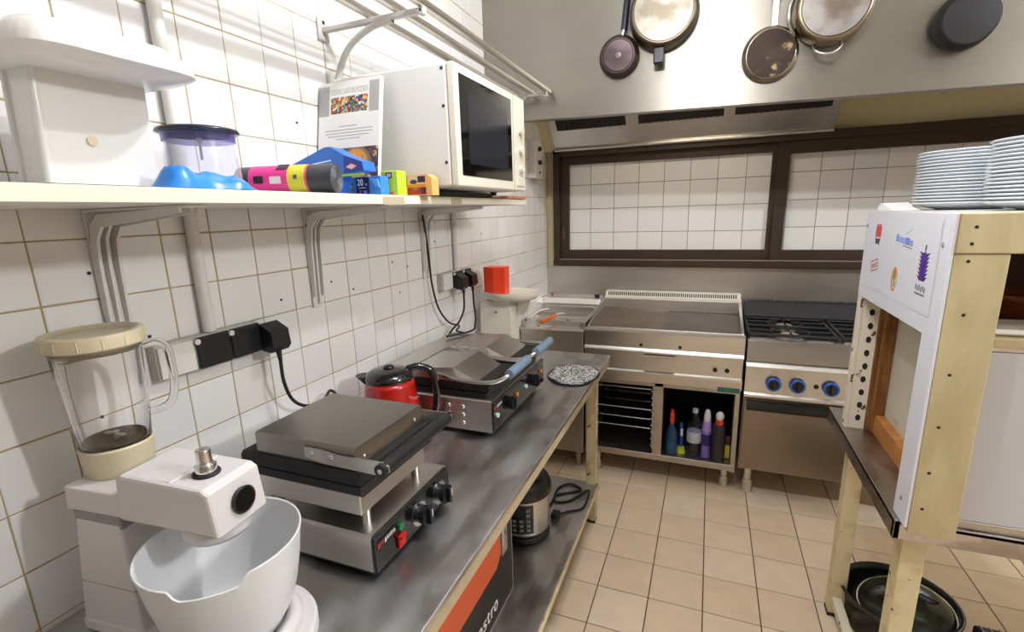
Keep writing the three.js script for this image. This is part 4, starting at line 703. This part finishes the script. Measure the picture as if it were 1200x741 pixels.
  { // cookery book leaning against the microwave
    const t = thing('cookery_book', 'soft cover cookery book with a soup photo leaning on the microwave', 'book', [.12, ST, 2.05]);
    const m = txt(512, 704, (c, w, h) => {
      c.fillStyle = '#ebe9e4'; c.fillRect(0, 0, w, h); c.fillStyle = '#a9a9a8'; c.fillRect(0, 20, 90, 180); c.fillRect(425, 20, 78, 180);
      c.fillStyle = '#8a8a8c'; c.font = '44px serif'; c.fillText('CUISINE SANS FRONTIERES', 104, 76, 310);
      for (let i = 0; i < 300; i++) { const k = rnd(); c.fillStyle = ['#c8572a', '#3a3f6a', '#d89a3a', '#7a2a3a', '#4a7a4a', '#2f8aa0', '#e0c07a', '#3a2a22'][Math.floor(k * 8)]; c.beginPath(); c.arc(110 + rnd() * 296, 100 + rnd() * 84, 5 + rnd() * 11, 0, 7); c.save(); c.beginPath(); c.rect(104, 94, 310, 98); c.clip(); c.beginPath(); c.arc(104 + rnd() * 310, 94 + rnd() * 98, 4 + rnd() * 10, 0, 7); c.fill(); c.restore(); }
      c.fillStyle = '#a8a6a2'; for (const [x, y, l] of [[180, 268, 150], [60, 290, 400], [60, 308, 400], [80, 326, 350], [160, 344, 200]]) c.fillRect(x, y, l, 6);
      c.save(); c.beginPath(); c.rect(0, 404, w, 300); c.clip(); c.fillStyle = '#4a3038'; c.fillRect(0, 404, w, 300);
      for (let i = 0; i < 260; i++) { c.fillStyle = ['#e0c98a', '#2a1c22', '#6a4a3a', '#b89a5a', '#5a3a5a', '#7a5a70'][Math.floor(rnd() * 6)]; c.beginPath(); c.arc(rnd() * w, 404 + rnd() * 300, 4 + rnd() * 16, 0, 7); c.fill(); }
      c.fillStyle = '#8a6a48'; c.beginPath(); c.ellipse(330, 510, 128, 112, 0, 0, 7); c.fill(); c.fillStyle = '#d9903a'; c.beginPath(); c.ellipse(325, 505, 104, 92, 0, 0, 7); c.fill();
      for (let i = 0; i < 120; i++) { const a = rnd() * 6.3, q = rnd(); c.fillStyle = ['#e8b84a', '#c8742a', '#d8a03a', '#a8a83a'][Math.floor(rnd() * 4)]; c.beginPath(); c.arc(325 + Math.cos(a) * 92 * q, 505 + Math.sin(a) * 80 * q, 3 + rnd() * 8, 0, 7); c.fill(); } c.restore();
    });
    const o = V(.012, ST + .002, 2.075), ux = V(.198, 0, .004), uy = V(0, .296, -.058), n = ux.clone().cross(uy).normalize(), q = [o, o.clone().add(ux), o.clone().add(ux).add(uy), o.clone().add(uy)], bk = q.map(p => p.clone().addScaledVector(n, -.012)), f = [[4, 7, 6], [4, 6, 5], [0, 4, 5], [0, 5, 1], [1, 5, 6], [1, 6, 2], [2, 6, 7], [2, 7, 3], [3, 7, 4], [3, 4, 0], [0, 1, 2], [0, 2, 3]], all = [...q, ...bk];
    const g = new THREE.BufferGeometry(); g.setAttribute('position', new THREE.Float32BufferAttribute(f.flat().flatMap(i => all[i].toArray()), 3)); g.computeVertexNormals();
    part(t, 'pages', g, M.whiteMatt); part(t, 'cover', plane(o.clone().addScaledVector(n, .0006), ux, uy), m, { keep: true });
  }
}
{ // conduits, sockets, switch
  const t = thing('conduit_pipe', 'white conduit pipe running down to the triple socket above the worktop', 'pipe', [.018, 1.29, 2.45]);
  part(t, 'pipe', [rod(V(.02, 1.285, 2.447), V(.02, CEIL, 2.447), .0125, .0125, 20)], M.conduit); part(t, 'clip', [box(.006, .034, 1.925, 1.94, 2.428, 2.466, .003)], M.paintGrey);
  const u = thing('conduit_pipe', 'thin white conduit pipe between the shelf and the socket near the fryer', 'pipe', [.018, 1.28, 1.31]);
  part(u, 'pipe', [rod(V(.018, 1.28, 1.315), V(.018, SB, 1.315), .011, .011, 20)], M.conduit); void u;
  const sock = (label, z1, z0, plugs, x0 = .007) => {
    const s = thing('socket_strip', label, 'socket', [.02, 1.21, (z0 + z1) / 2]), w = (z1 - z0) / 3;
    part(s, 'back_box', box(.006, .03, 1.212, 1.283, z0, z1, .003), M.paintGrey);
    for (let k = 0; k < 3; k++) { if (k === 0) { part(s, 'blank_plate', box(.03, .036, 1.216, 1.279, z1 - w + .004, z1 - .003, .002), M.conduit); continue; } part(s, 'socket_plate', box(.03, .040, 1.214, 1.281, z1 - (k + 1) * w + .002, z1 - k * w - .002, .004), M.black); part(s, 'clip', new THREE.CylinderGeometry(.006, .006, .004, 16).rotateZ(Math.PI / 2).translate(.042, 1.274, z1 - k * w), M.conduit); }
    void plugs; void x0; return s;
  };
  sock('triple wall socket strip above the mixer with one black plug', 2.572, 2.335, 1);
  sock('triple wall socket strip near the fryer holding two black plugs', 1.462, 1.215, 2);
  const plug = (label, z, pts, y = 1.245) => {
    const p = thing('plug_and_cord', label, 'plug', [.045, 1.22, z]);
    part(p, 'plug', [prismZ([[.0408, y - .034], [.068, y - .038], [.078, y - .026], [.074, y + .012], [.0408, y + .030]], z - .026, z + .026)], M.black);
    part(p, 'strain_relief', rod(V(.062, y - .036, z), V(.064, y - .062, z), .007, .0045), M.blackRub);
    part(p, 'cable', tube(pts, .0042, 120, 8), M.blackRub);
  };
  plug('black plug with a short cord hanging down towards the waffle iron', 2.315, [[.064, 1.19, 2.315], [.062, 1.13, 2.312], [.055, 1.07, 2.285], [.05, 1.035, 2.235], [.045, 1.03, 2.17], [.04, 1.042, 2.14], [.042, 1.02, 2.12], [.06, .95, 2.13], [.09, .90, 2.22]], 1.247);
  plug('left one of two plugs near the fryer, its cord running behind the grill', 1.348, [[.064, 1.19, 1.348], [.058, 1.12, 1.345], [.05, 1.075, 1.375], [.045, 1.05, 1.435], [.04, 1.02, 1.47], [.035, .97, 1.485], [.035, .92, 1.47], [.05, .885, 1.44]]);
  plug('right one of two plugs near the fryer, its cord looping onto the grill', 1.262, [[.064, 1.19, 1.262], [.06, 1.12, 1.25], [.07, 1.075, 1.26], [.10, 1.056, 1.33], [.135, 1.054, 1.42], [.12, 1.056, 1.50], [.09, 1.058, 1.56]]);
  const c = thing('hanging_cable', 'thin black cable hanging from the shelf down to the grill', 'cable', [.03, .98, 1.5]);
  part(c, 'cable', tube([[.03, 1.512, 1.575], [.028, 1.45, 1.560], [.026, 1.36, 1.545], [.027, 1.25, 1.535], [.03, 1.15, 1.500], [.035, 1.08, 1.43], [.045, 1.055, 1.37], [.075, 1.053, 1.45], [.12, 1.055, 1.475]], .0038, 120, 8), M.blackRub); void c;
  const s = thing('isolator_switch', 'white isolator switch box with black buttons beside the hood', 'switch', [.02, 1.70, .29]);
  part(s, 'case', box(.006, .05, 1.70, 1.905, .235, .355, .004), M.white);
  for (const y of [1.865, 1.79]) part(s, 'push_button', [new THREE.CylinderGeometry(.012, .013, .016, 20).rotateZ(Math.PI / 2).translate(.058, y, .29)], M.black);
  part(s, 'pilot_lamp', new THREE.CylinderGeometry(.007, .007, .008, 16).rotateZ(Math.PI / 2).translate(.053, 1.735, .28), std(0x7a4030, .4));
}

// ================================================================ PANS HUNG ON THE HOOD
{
  const rail = thing('hanging_rail', 'narrow steel rail with hooks along the top of the hood front', 'rail', [1.3, 2.42, .93]);
  part(rail, 'bar', box(.45, 2.1, 2.408, 2.436, .921, .926, .001), M.steel);
  for (const x of [.652, .79, 1.175, 1.37, 1.78]) part(rail, 'hook', tube([[x, 2.425, .924], [x, 2.41, .94], [x, 2.398, .95], [x, 2.405, .962]], .003, 20, 8), M.steel);
  const bottom = (a, b, f = 5, k = .55) => std(0xffffff, .45, { metalness: .7, map: tex(256, 256, (u, v) => { const n = fbm(u, v, f, 5); return mix(hex(a), hex(b), sstep(k - .2, k + .2, n)); }, { srgb: true, rep: [4, 4] }) });
  // a round vessel with its base towards the room: local +y of the lathe becomes the base normal
  const vessel = (t, name, mat, prof, c, n, seg = 64) => { const g = lathe(prof, seg); g.applyQuaternion(new THREE.Quaternion().setFromUnitVectors(V(0, 1, 0), V(...n).normalize())); return part(t, name, g.translate(...c), mat); };
  const frontN = [.04, -.10, 1];
  { const c = [.617, 2.118, .935], t = thing('small_frying_pan', 'small dark frying pan with a navy handle hanging base out on the hood', 'pan', [c[0], c[1], .92]);
    vessel(t, 'pan', std(0x3c2d2b, .42, { metalness: .3 }), [[.072, .002], [.079, .001], [.0805, .004], [.0795, .008], [.068, .034], [.064, .037], [0, .037]], c, frontN);
    vessel(t, 'base_disc', bottom(0x6a5a5c, 0x4d4044, 4), [[0, .0395], [.056, .0395], [.058, .0372], [.0, .0372]], c, frontN);
    vessel(t, 'base_ring', std(0x77686a, .4, { metalness: .6 }), [[0, .0415], [.012, .0415], [.014, .0395], [0, .0395]], c, frontN);
    part(t, 'ferrule', rod(V(.632, 2.19, .95), V(.636, 2.212, .951), .0085, .0085), M.chrome);
    part(t, 'handle', [tube([[.636, 2.21, .951], [.642, 2.27, .952], [.648, 2.34, .948], [.652, 2.40, .940]], .0125, 30, 12)], std(0x1c2233, .4)); }
  { const c = [.787, 2.245, .935], t = thing('large_saute_pan', 'large steel saute pan with a pale base and black side grip hanging on the hood', 'pan', [c[0], c[1], .92]);
    vessel(t, 'pan', metal(0x6d6252, .38), [[.118, .004], [.1285, .002], [.130, .006], [.1275, .012], [.1245, .05], [.119, .062], [.112, .066], [0, .066]], c, [.05, -.02, 1]);
    vessel(t, 'base_disc', bottom(0xa8a49b, 0x857a68, 4), [[0, .070], [.106, .070], [.109, .0665], [0, .0665]], c, [.05, -.02, 1]);
    part(t, 'side_grip', [box(.757, .797, 2.062, 2.122, .952, .985, .006)], M.black);
    part(t, 'handle', [tube([[.79, 2.37, .965], [.79, 2.39, .975], [.79, 2.41, .965]], .01, 20)], M.black); }
  { const c = [1.17, 2.054, .932], t = thing('crepe_pan', 'burnt round pan with a steel rim and riveted handle hanging on the hood', 'pan', [c[0], c[1], .92]);
    vessel(t, 'pan', metal(0xa89c88, .3), [[.088, .002], [.0935, .001], [.0945, .005], [.0925, .012], [.084, .026], [.08, .028], [0, .028]], c, [.03, -.06, 1]);
    vessel(t, 'base_disc', std(0xffffff, .6, { metalness: .45, map: tex(256, 256, (u, v) => { const n = fbm(u, v, 3, 5), m = fbm(u + .5, v + .3, 5, 3); return mix(mix(hex(0x2b2019), hex(0x4a392b), n), hex(0xa58d66), sstep(.6, .75, m)); }, { srgb: true, rep: [6, 6] }) }), [[0, .031], [.077, .031], [.080, .0285], [0, .0285]], c, [.03, -.06, 1]);
    const h = part(t, 'handle', [prism([[-.010, 0], [.010, 0], [.009, .12], [-.009, .12]], .006, .002).rotateX(-.02).translate(1.177, 2.145, .945), prism([[-.013, .09], [.013, .09], [.012, .26], [-.012, .26]], .012, .002).translate(1.178, 2.145, .942)], M.steel);
    part(h, 'grip', [box(1.164, 1.192, 2.243, 2.40, .940, .962, .005)], std(0x2a1c17, .45)); part(h, 'rivet', new THREE.SphereGeometry(.004, 12, 8).scale(1, 1, .5).translate(1.178, 2.258, .962), M.chrome); }
  { const c = [1.352, 2.175, .935], t = thing('stock_pan', 'deep steel pan with a pale base and wire loop handle hanging on the hood', 'pan', [c[0], c[1], .92]);
    vessel(t, 'pan', metal(0x8f8068, .34), [[.112, .004], [.1195, .002], [.121, .006], [.1195, .012], [.118, .058], [.112, .07], [.104, .074], [0, .074]], c, [.02, -.06, 1]);
    vessel(t, 'base_disc', bottom(0x9c9894, 0x746658, 3), [[0, .078], [.098, .078], [.101, .0745], [0, .0745]], c, [.02, -.06, 1]);
    part(t, 'loop_handle', tube([[1.31, 2.062, .955], [1.312, 2.038, .975], [1.335, 2.022, .985], [1.362, 2.022, .985], [1.386, 2.04, .975], [1.388, 2.066, .955]], .0055, 50, 12), M.chrome);
    part(t, 'loop_handle', tube([[1.31, 2.295, .955], [1.312, 2.318, .97], [1.345, 2.33, .975], [1.382, 2.318, .97], [1.388, 2.292, .955]], .0055, 50, 12), M.chrome);
    part(t, 'side_handle', tube([[1.245, 2.10, .95], [1.222, 2.15, .965], [1.222, 2.20, .965], [1.245, 2.25, .95]], .007, 40, 12), M.chrome); }
  { const c = [1.735, 2.078, .94], t = thing('black_pan', 'small matt black cast pan hanging alone on the right of the hood', 'pan', [c[0], c[1], .92]);
    vessel(t, 'pan', std(0x0f0c0c, .6), [[.078, .002], [.087, .0], [.0885, .006], [.086, .016], [.078, .042], [.070, .048], [0, .049]], c, [.05, -.12, 1]);
    part(t, 'handle', [rod(V(1.745, 2.15, .965), V(1.776, 2.40, .945), .011, .009)], M.black); }
}
// ================================================================ RIGHT-HAND STATION
{
  const H = .776, X0 = 1.447, X1 = 2.60, Z0 = 1.14, Z1 = 1.868;
  const t = thing('prep_table', 'steel-topped table on chipped cream legs carrying the wooden counter frame', 'table', [2.0, 0, 1.5]);
  part(t, 'tabletop', [box(X0, X1, H - .012, H, Z0, Z1, .002), box(X0, X0 + .014, H - .05, H - .001, Z0, Z1, .002), box(X0, X1, H - .05, H - .001, Z1 - .014, Z1, .002), box(X0, X1, H - .05, H - .001, Z0, Z0 + .014, .002)], metal(0xb5aea8, .7, { roughnessMap: worn, map: wornCol }));
  const legs = [[1.492, 1.235], [1.475, 1.80], [2.52, 1.235], [2.52, 1.80]];
  for (const [x, z] of legs) { const l = part(t, 'leg', box(x, x + .05, .014, H - .012, z, z + .05, .003), M.chip); part(l, 'foot_cap', box(x - .002, x + .052, 0, .016, z - .002, z + .052, .004), std(0x3a2418, .7)); }
  part(t, 'stretcher', [box(1.500, 1.530, .055, .085, 1.283, 1.80, .002)], M.chipWhite);
  part(t, 'stretcher', [box(2.528, 2.556, .055, .085, 1.283, 1.80, .002)], M.chipWhite);
  part(t, 'brace', [prismZ([[1.72, H - .05], [1.755, H - .05], [1.985, .36], [1.95, .36]], 1.62, 1.645)], M.paintGrey);
  // wooden counter frame
  const f = thing('counter_frame', 'cream wooden counter frame faced with a white sticker-covered board', 'counter', [1.6, H, 1.58]);
  const xp = 1.462, zf = 1.288, zn = 1.885, yt = 1.485;
  part(f, 'face_board', [box(xp - .006, xp, 1.222, yt, zf, zn + .012, .001), box(xp - .006, xp, H + .001, 1.222, 1.822, zn + .012, .001)], phy(0xe4e6ee, .4));
  for (const [y, z] of [[1.44, 1.30], [1.42, 1.858], [.83, 1.858]]) part(f, 'screw_head', new THREE.SphereGeometry(.0062, 14, 8).scale(.4, 1, 1).translate(xp - .0062, y, z), M.grey);
  const P0 = 1.40, stickers = phy(0xffffff, .4, { map: canvas(1024, 512, (c, w, h) => {
    c.fillStyle = '#e4e6ee'; c.fillRect(0, 0, w, h);           // u runs towards the room (z up), v up
    c.save(); c.translate(150, 122); c.fillStyle = '#d8303c'; c.beginPath(); c.ellipse(-22, -22, 30, 44, 0, 0, 7); c.ellipse(24, -22, 30, 44, 0, 0, 7); c.fill(); c.fillRect(-52, -20, 106, 52); c.fillStyle = '#f4c8cc'; c.fillRect(-44, 24, 90, 10); c.fillStyle = '#3a2c34'; c.beginPath(); c.moveTo(-50, 36); c.lineTo(52, 36); c.lineTo(30, 82); c.lineTo(0, 70); c.lineTo(-34, 78); c.fill(); c.restore();
    c.save(); c.translate(470, 116); c.rotate(.06); c.fillStyle = '#6f8fe0'; c.fillRect(0, -10, 34, 46); c.fillStyle = '#93a9e6'; c.fillRect(38, 0, 92, 36); c.fillStyle = '#6f8fe0'; c.fillRect(134, -6, 66, 42); c.fillStyle = '#9aa6c4'; c.fillRect(204, 2, 40, 34); c.fillStyle = '#8a8f9c'; c.fillRect(110, 44, 130, 8); c.strokeStyle = '#7fb0e0'; c.lineWidth = 6; c.beginPath(); c.moveTo(130, -26); c.quadraticCurveTo(180, -40, 205, -66); c.stroke(); c.restore();
    c.save(); c.translate(148, 348); c.rotate(-.28); c.strokeStyle = '#b0303a'; c.lineWidth = 8; c.strokeRect(-56, -36, 120, 70); c.fillStyle = '#b84a50'; for (let i = 0; i < 5; i++) { c.fillRect(-42 + i * 20, -16, 12, 34); } c.restore();
    c.save(); c.translate(520, 388); c.fillStyle = '#ea7a4a'; c.beginPath(); c.ellipse(0, 0, 44, 78, 0, 0, 7); c.fill(); c.fillStyle = '#f4ddc0'; c.beginPath(); c.ellipse(4, 8, 30, 54, 0, 0, 7); c.fill(); c.fillStyle = '#8aa02a'; c.beginPath(); c.ellipse(0, -20, 22, 30, 0, 0, 7); c.fill(); c.fillStyle = '#7ab8b0'; c.beginPath(); c.ellipse(6, 28, 18, 22, 0, 0, 7); c.fill(); c.restore();
    c.save(); c.translate(880, 258); c.fillStyle = '#241a44'; for (let i = 0; i < 7; i++) { const y = -66 + i * 22; c.beginPath(); c.moveTo(-62, y - 12); c.lineTo(0, y); c.lineTo(62, y - 12); c.lineTo(30, y + 16); c.lineTo(-30, y + 16); c.fill(); } c.fillStyle = '#5a1fa0'; c.beginPath(); c.ellipse(0, 0, 38, 80, 0, 0, 7); c.fill(); c.fillStyle = '#38106e'; c.beginPath(); c.ellipse(0, 10, 10, 50, .3, 0, 7); c.fill(); c.fillStyle = '#5a5a66'; c.fillRect(-8, -118, 18, 34); c.fillStyle = '#4a4a58'; for (let i = 0; i < 6; i++) c.fillRect(-58 + i * 21, 106 + (i % 2) * 6, 12, 30); c.fillRect(-60, 152, 118, 9); c.restore();
  }) });
  part(f, 'stickers', plane(V(xp - .0068, 1.262, 1.345), V(0, 0, .50), V(0, .21, 0)), stickers, { keep: true, label: 'worn colourful printed stickers' }); void P0;
  // posts and rails
  part(f, 'post', [box(xp + .001, 1.552, H - .012, 1.405, 1.8685, zn + .012, .003)], M.pine);
  part(f, 'top_rail', [box(xp + .001, 2.45, 1.405, yt, 1.8585, zn + .014, .003)], M.pine);
  part(f, 'rail_end', box(xp - .0002, xp + .0016, 1.406, yt - .001, zn - .02, zn + .0135, .0004), std(0xa9835a, .6));
  for (const [x, y] of [[1.49, 1.458], [1.487, 1.425], [1.487, 1.39], [1.495, 1.28], [1.49, 1.15], [1.487, 1.03], [1.485, .92], [1.484, .83]]) part(f, 'nail', new THREE.SphereGeometry(.0035, 10, 6).scale(1, 1, .3).translate(x, y, zn + (y > 1.405 ? .0142 : .0122)), M.blackRub);
  part(f, 'angle_iron', [box(xp - .005, xp + .003, H + .0005, yt - .01, zf, zf + .038, .001), box(xp, 1.512, H + .0005, yt - .01, zf + .032, zf + .035, .0005)], M.chipWhite);
  for (let k = 0; k < 10; k++) part(f, 'slot_hole', new THREE.CylinderGeometry(.0085, .0085, .001, 16).rotateX(Math.PI / 2).scale(.85, 1.25, 1).translate(0, 0, 0).translate(1.492, .815 + k * .0445, zf + .0356), M.blackRub);
  part(f, 'inner_post', [box(1.514, 1.555, H + .0005, 1.22, zf + .002, zf + .04, .002), box(1.524, 1.555, H + .0005, 1.22, zf + .04, zf + .062, .002)], M.woodBrown);
  part(f, 'inner_rail', [box(1.53, 1.556, H + .0005, .84, zf + .062, zn - .022, .003)], M.woodOrange);
  part(f, 'inner_rail', [box(1.53, 1.556, 1.175, 1.22, zf + .062, zn - .022, .003)], M.woodBrown);
  part(f, 'back_board', [box(1.556, 1.564, H + .0005, 1.40, zf + .01, zn - .03, .001)], std(0xcdc6b4, .6, { map: tex(256, 256, (u, v) => mix(hex(0xffffff), hex(0xd8c6a4), sstep(.55, .75, fbm(u, v, 3, 4, 1, 2))), { srgb: true, rep: [2, 2] }) }));
  part(f, 'top_board', box(xp + .001, 2.45, 1.470, yt - .0005, zf, zn - .0225, .002), M.whiteMatt);
  part(f, 'lower_panel', [box(1.565, 2.44, H + .02, 1.195, zn - .040, zn - .028, .002)], std(0xc9c8cc, .35));
  part(f, 'panel_sill', box(1.565, 2.44, H + .0005, H + .02, zn - .042, zn - .026, .002), M.steelDark);
  part(f, 'shelf_board', [box(1.565, 2.44, 1.206, 1.226, 1.35, zn - .024, .002)], M.pine);
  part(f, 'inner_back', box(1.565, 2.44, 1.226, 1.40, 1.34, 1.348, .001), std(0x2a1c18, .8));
  part(f, 'end_panel', box(2.44, 2.452, H + .0005, yt, zf, zn, .001), M.whiteMatt);
  // things on the inner shelf
  const cl = thing('folded_cloth', 'white folded cloth lying along the inner shelf edge of the counter', 'cloth', [1.8, 1.227, 1.79]);
  part(cl, 'cloth', [prismX([[1.73, 1.2275], [1.836, 1.2275], [1.842, 1.233], [1.838, 1.241], [1.80, 1.245], [1.76, 1.242], [1.73, 1.243]], 1.572, 2.2)], std(0xe6e2da, .9, { bumpMap: smear, bumpScale: .003 }));
  const bw = thing('copper_bowl', 'glossy reddish-brown bowl on the inner shelf behind the cream post', 'bowl', [1.685, 1.227, 1.62]);
  part(bw, 'bowl', lathe([[0, 1.2275], [.06, 1.2275], [.085, 1.24], [.10, 1.275], [.103, 1.29], [.099, 1.29], [.08, 1.248], [0, 1.236]], 56).translate(1.695, 0, 1.60), phy(0x8a3a14, .2, { clearcoat: .5 }));
  const rc = thing('dark_red_crate', 'dark red plastic crate at the back of the inner counter shelf', 'crate', [1.9, 1.227, 1.44]);
  part(rc, 'crate', [box(1.60, 2.2, 1.2275, 1.385, 1.365, 1.48, .008)], phy(0x4a0f10, .35)); part(rc, 'crate_rim', box(1.595, 2.205, 1.37, 1.39, 1.36, 1.486, .004), phy(0x5a1414, .35));
  void cl; void bw;
  // napkin and plates on top
  const np = thing('paper_napkin', 'white folded paper napkin on top of the counter frame', 'napkin', [1.50, yt, 1.36]);
  part(np, 'napkin', [prismX([[1.30, yt + .0005], [1.44, yt + .0005], [1.435, yt + .004], [1.33, yt + .022], [1.305, yt + .012]], 1.475, 1.54)], std(0xf4f2ee, .8)); void np;
  const ord = ['bottom', 'second', 'third', 'fourth', 'fifth', 'sixth', 'seventh', 'eighth', 'ninth', 'tenth', 'eleventh', 'twelfth', 'thirteenth', 'fourteenth', 'fifteenth', 'sixteenth', 'topmost'];
  const stack = (cx, cz, n, y0, r, group) => {
    const prof = [[0, .0], [r * .55, .0], [r * .58, .0025], [r * .66, .0045], [r * .95, .0155], [r, .0175], [r * 1.002, .0195], [r * .985, .0205], [r * .64, .0085], [r * .55, .005], [0, .0045]], g = lathe(prof, 56), mat = phy(0xe9eef2, .16);
    for (let k = 0; k < n; k++) {
      const p = thing('dinner_plate', `white dinner plate, ${ord[k]}${k && k < n - 1 ? ' from the bottom' : ''} of the stack ${group.includes('corner') ? 'beside the napkin' : 'behind the cream rail'}`, 'plate', [cx + jit(.004), y0 + k * .0082, cz + jit(.004)], { group, local: true });
      const m = new THREE.Mesh(g, mat); m.name = 'plate_body'; p.add(m);
    }
  };
  stack(1.645, 1.43, 17, yt, .122, 'plates in the corner stack'); stack(1.705, 1.705, 17, yt, .132, 'plates in the rail stack');
}
{ // big lidded pan below the station
  const cx = 1.70, cz = 1.275, t = thing('roasting_pot', 'large black pot standing on the floor under the prep table', 'pot', [cx, 0, cz]);
  part(t, 'pot', lathe([[0, 0], [.135, 0], [.15, .008], [.165, .12], [.172, .135], [.178, .137], [.178, .141], [.168, .142], [.158, .12], [.143, .014], [0, .01]], 64).translate(cx, 0, cz), phy(0x141415, .28));
  const l = thing('glass_pot_lid', 'domed glass lid with a steel rim lying askew in the black pot', 'lid', [cx + .015, .13, cz + .03]);
  const tilt = new THREE.Quaternion().setFromEuler(new THREE.Euler(.10, 0, .12)), put = g => g.applyQuaternion(tilt).translate(cx + .015, .115, cz + .02);
  part(l, 'glass', put(lathe([[.138, 0], [.125, .022], [.09, .044], [.04, .056], [0, .058]], 64)), M.paneGreen);
  part(l, 'rim', put(new THREE.TorusGeometry(.139, .0035, 10, 72).rotateX(Math.PI / 2)), M.chrome);
  part(l, 'knob', put(lathe([[0, .057], [.008, .057], [.008, .07], [.02, .074], [.02, .084], [0, .088]], 28)), M.black);
  const b = thing('oven_dish', 'dark oblong oven dish leaning on the floor behind the pot', 'dish', [2.02, 0, 1.45]);
  part(b, 'dish', [prismY([[1.89, 1.36], [2.22, 1.36], [2.22, 1.62], [1.89, 1.62]], 0, .15, .01)], std(0x2a2624, .5)); part(b, 'wire_rack', Array.from({ length: 14 }, (_, k) => rod(V(1.89 + k * .025, .156, 1.36), V(1.89 + k * .025, .156, 1.62), .002, .002, 6)), M.steelDark);
}

scene.traverse(o => { if (o.isMesh) { o.castShadow = true; o.receiveShadow = true; } });
renderer.render(scene, camera);
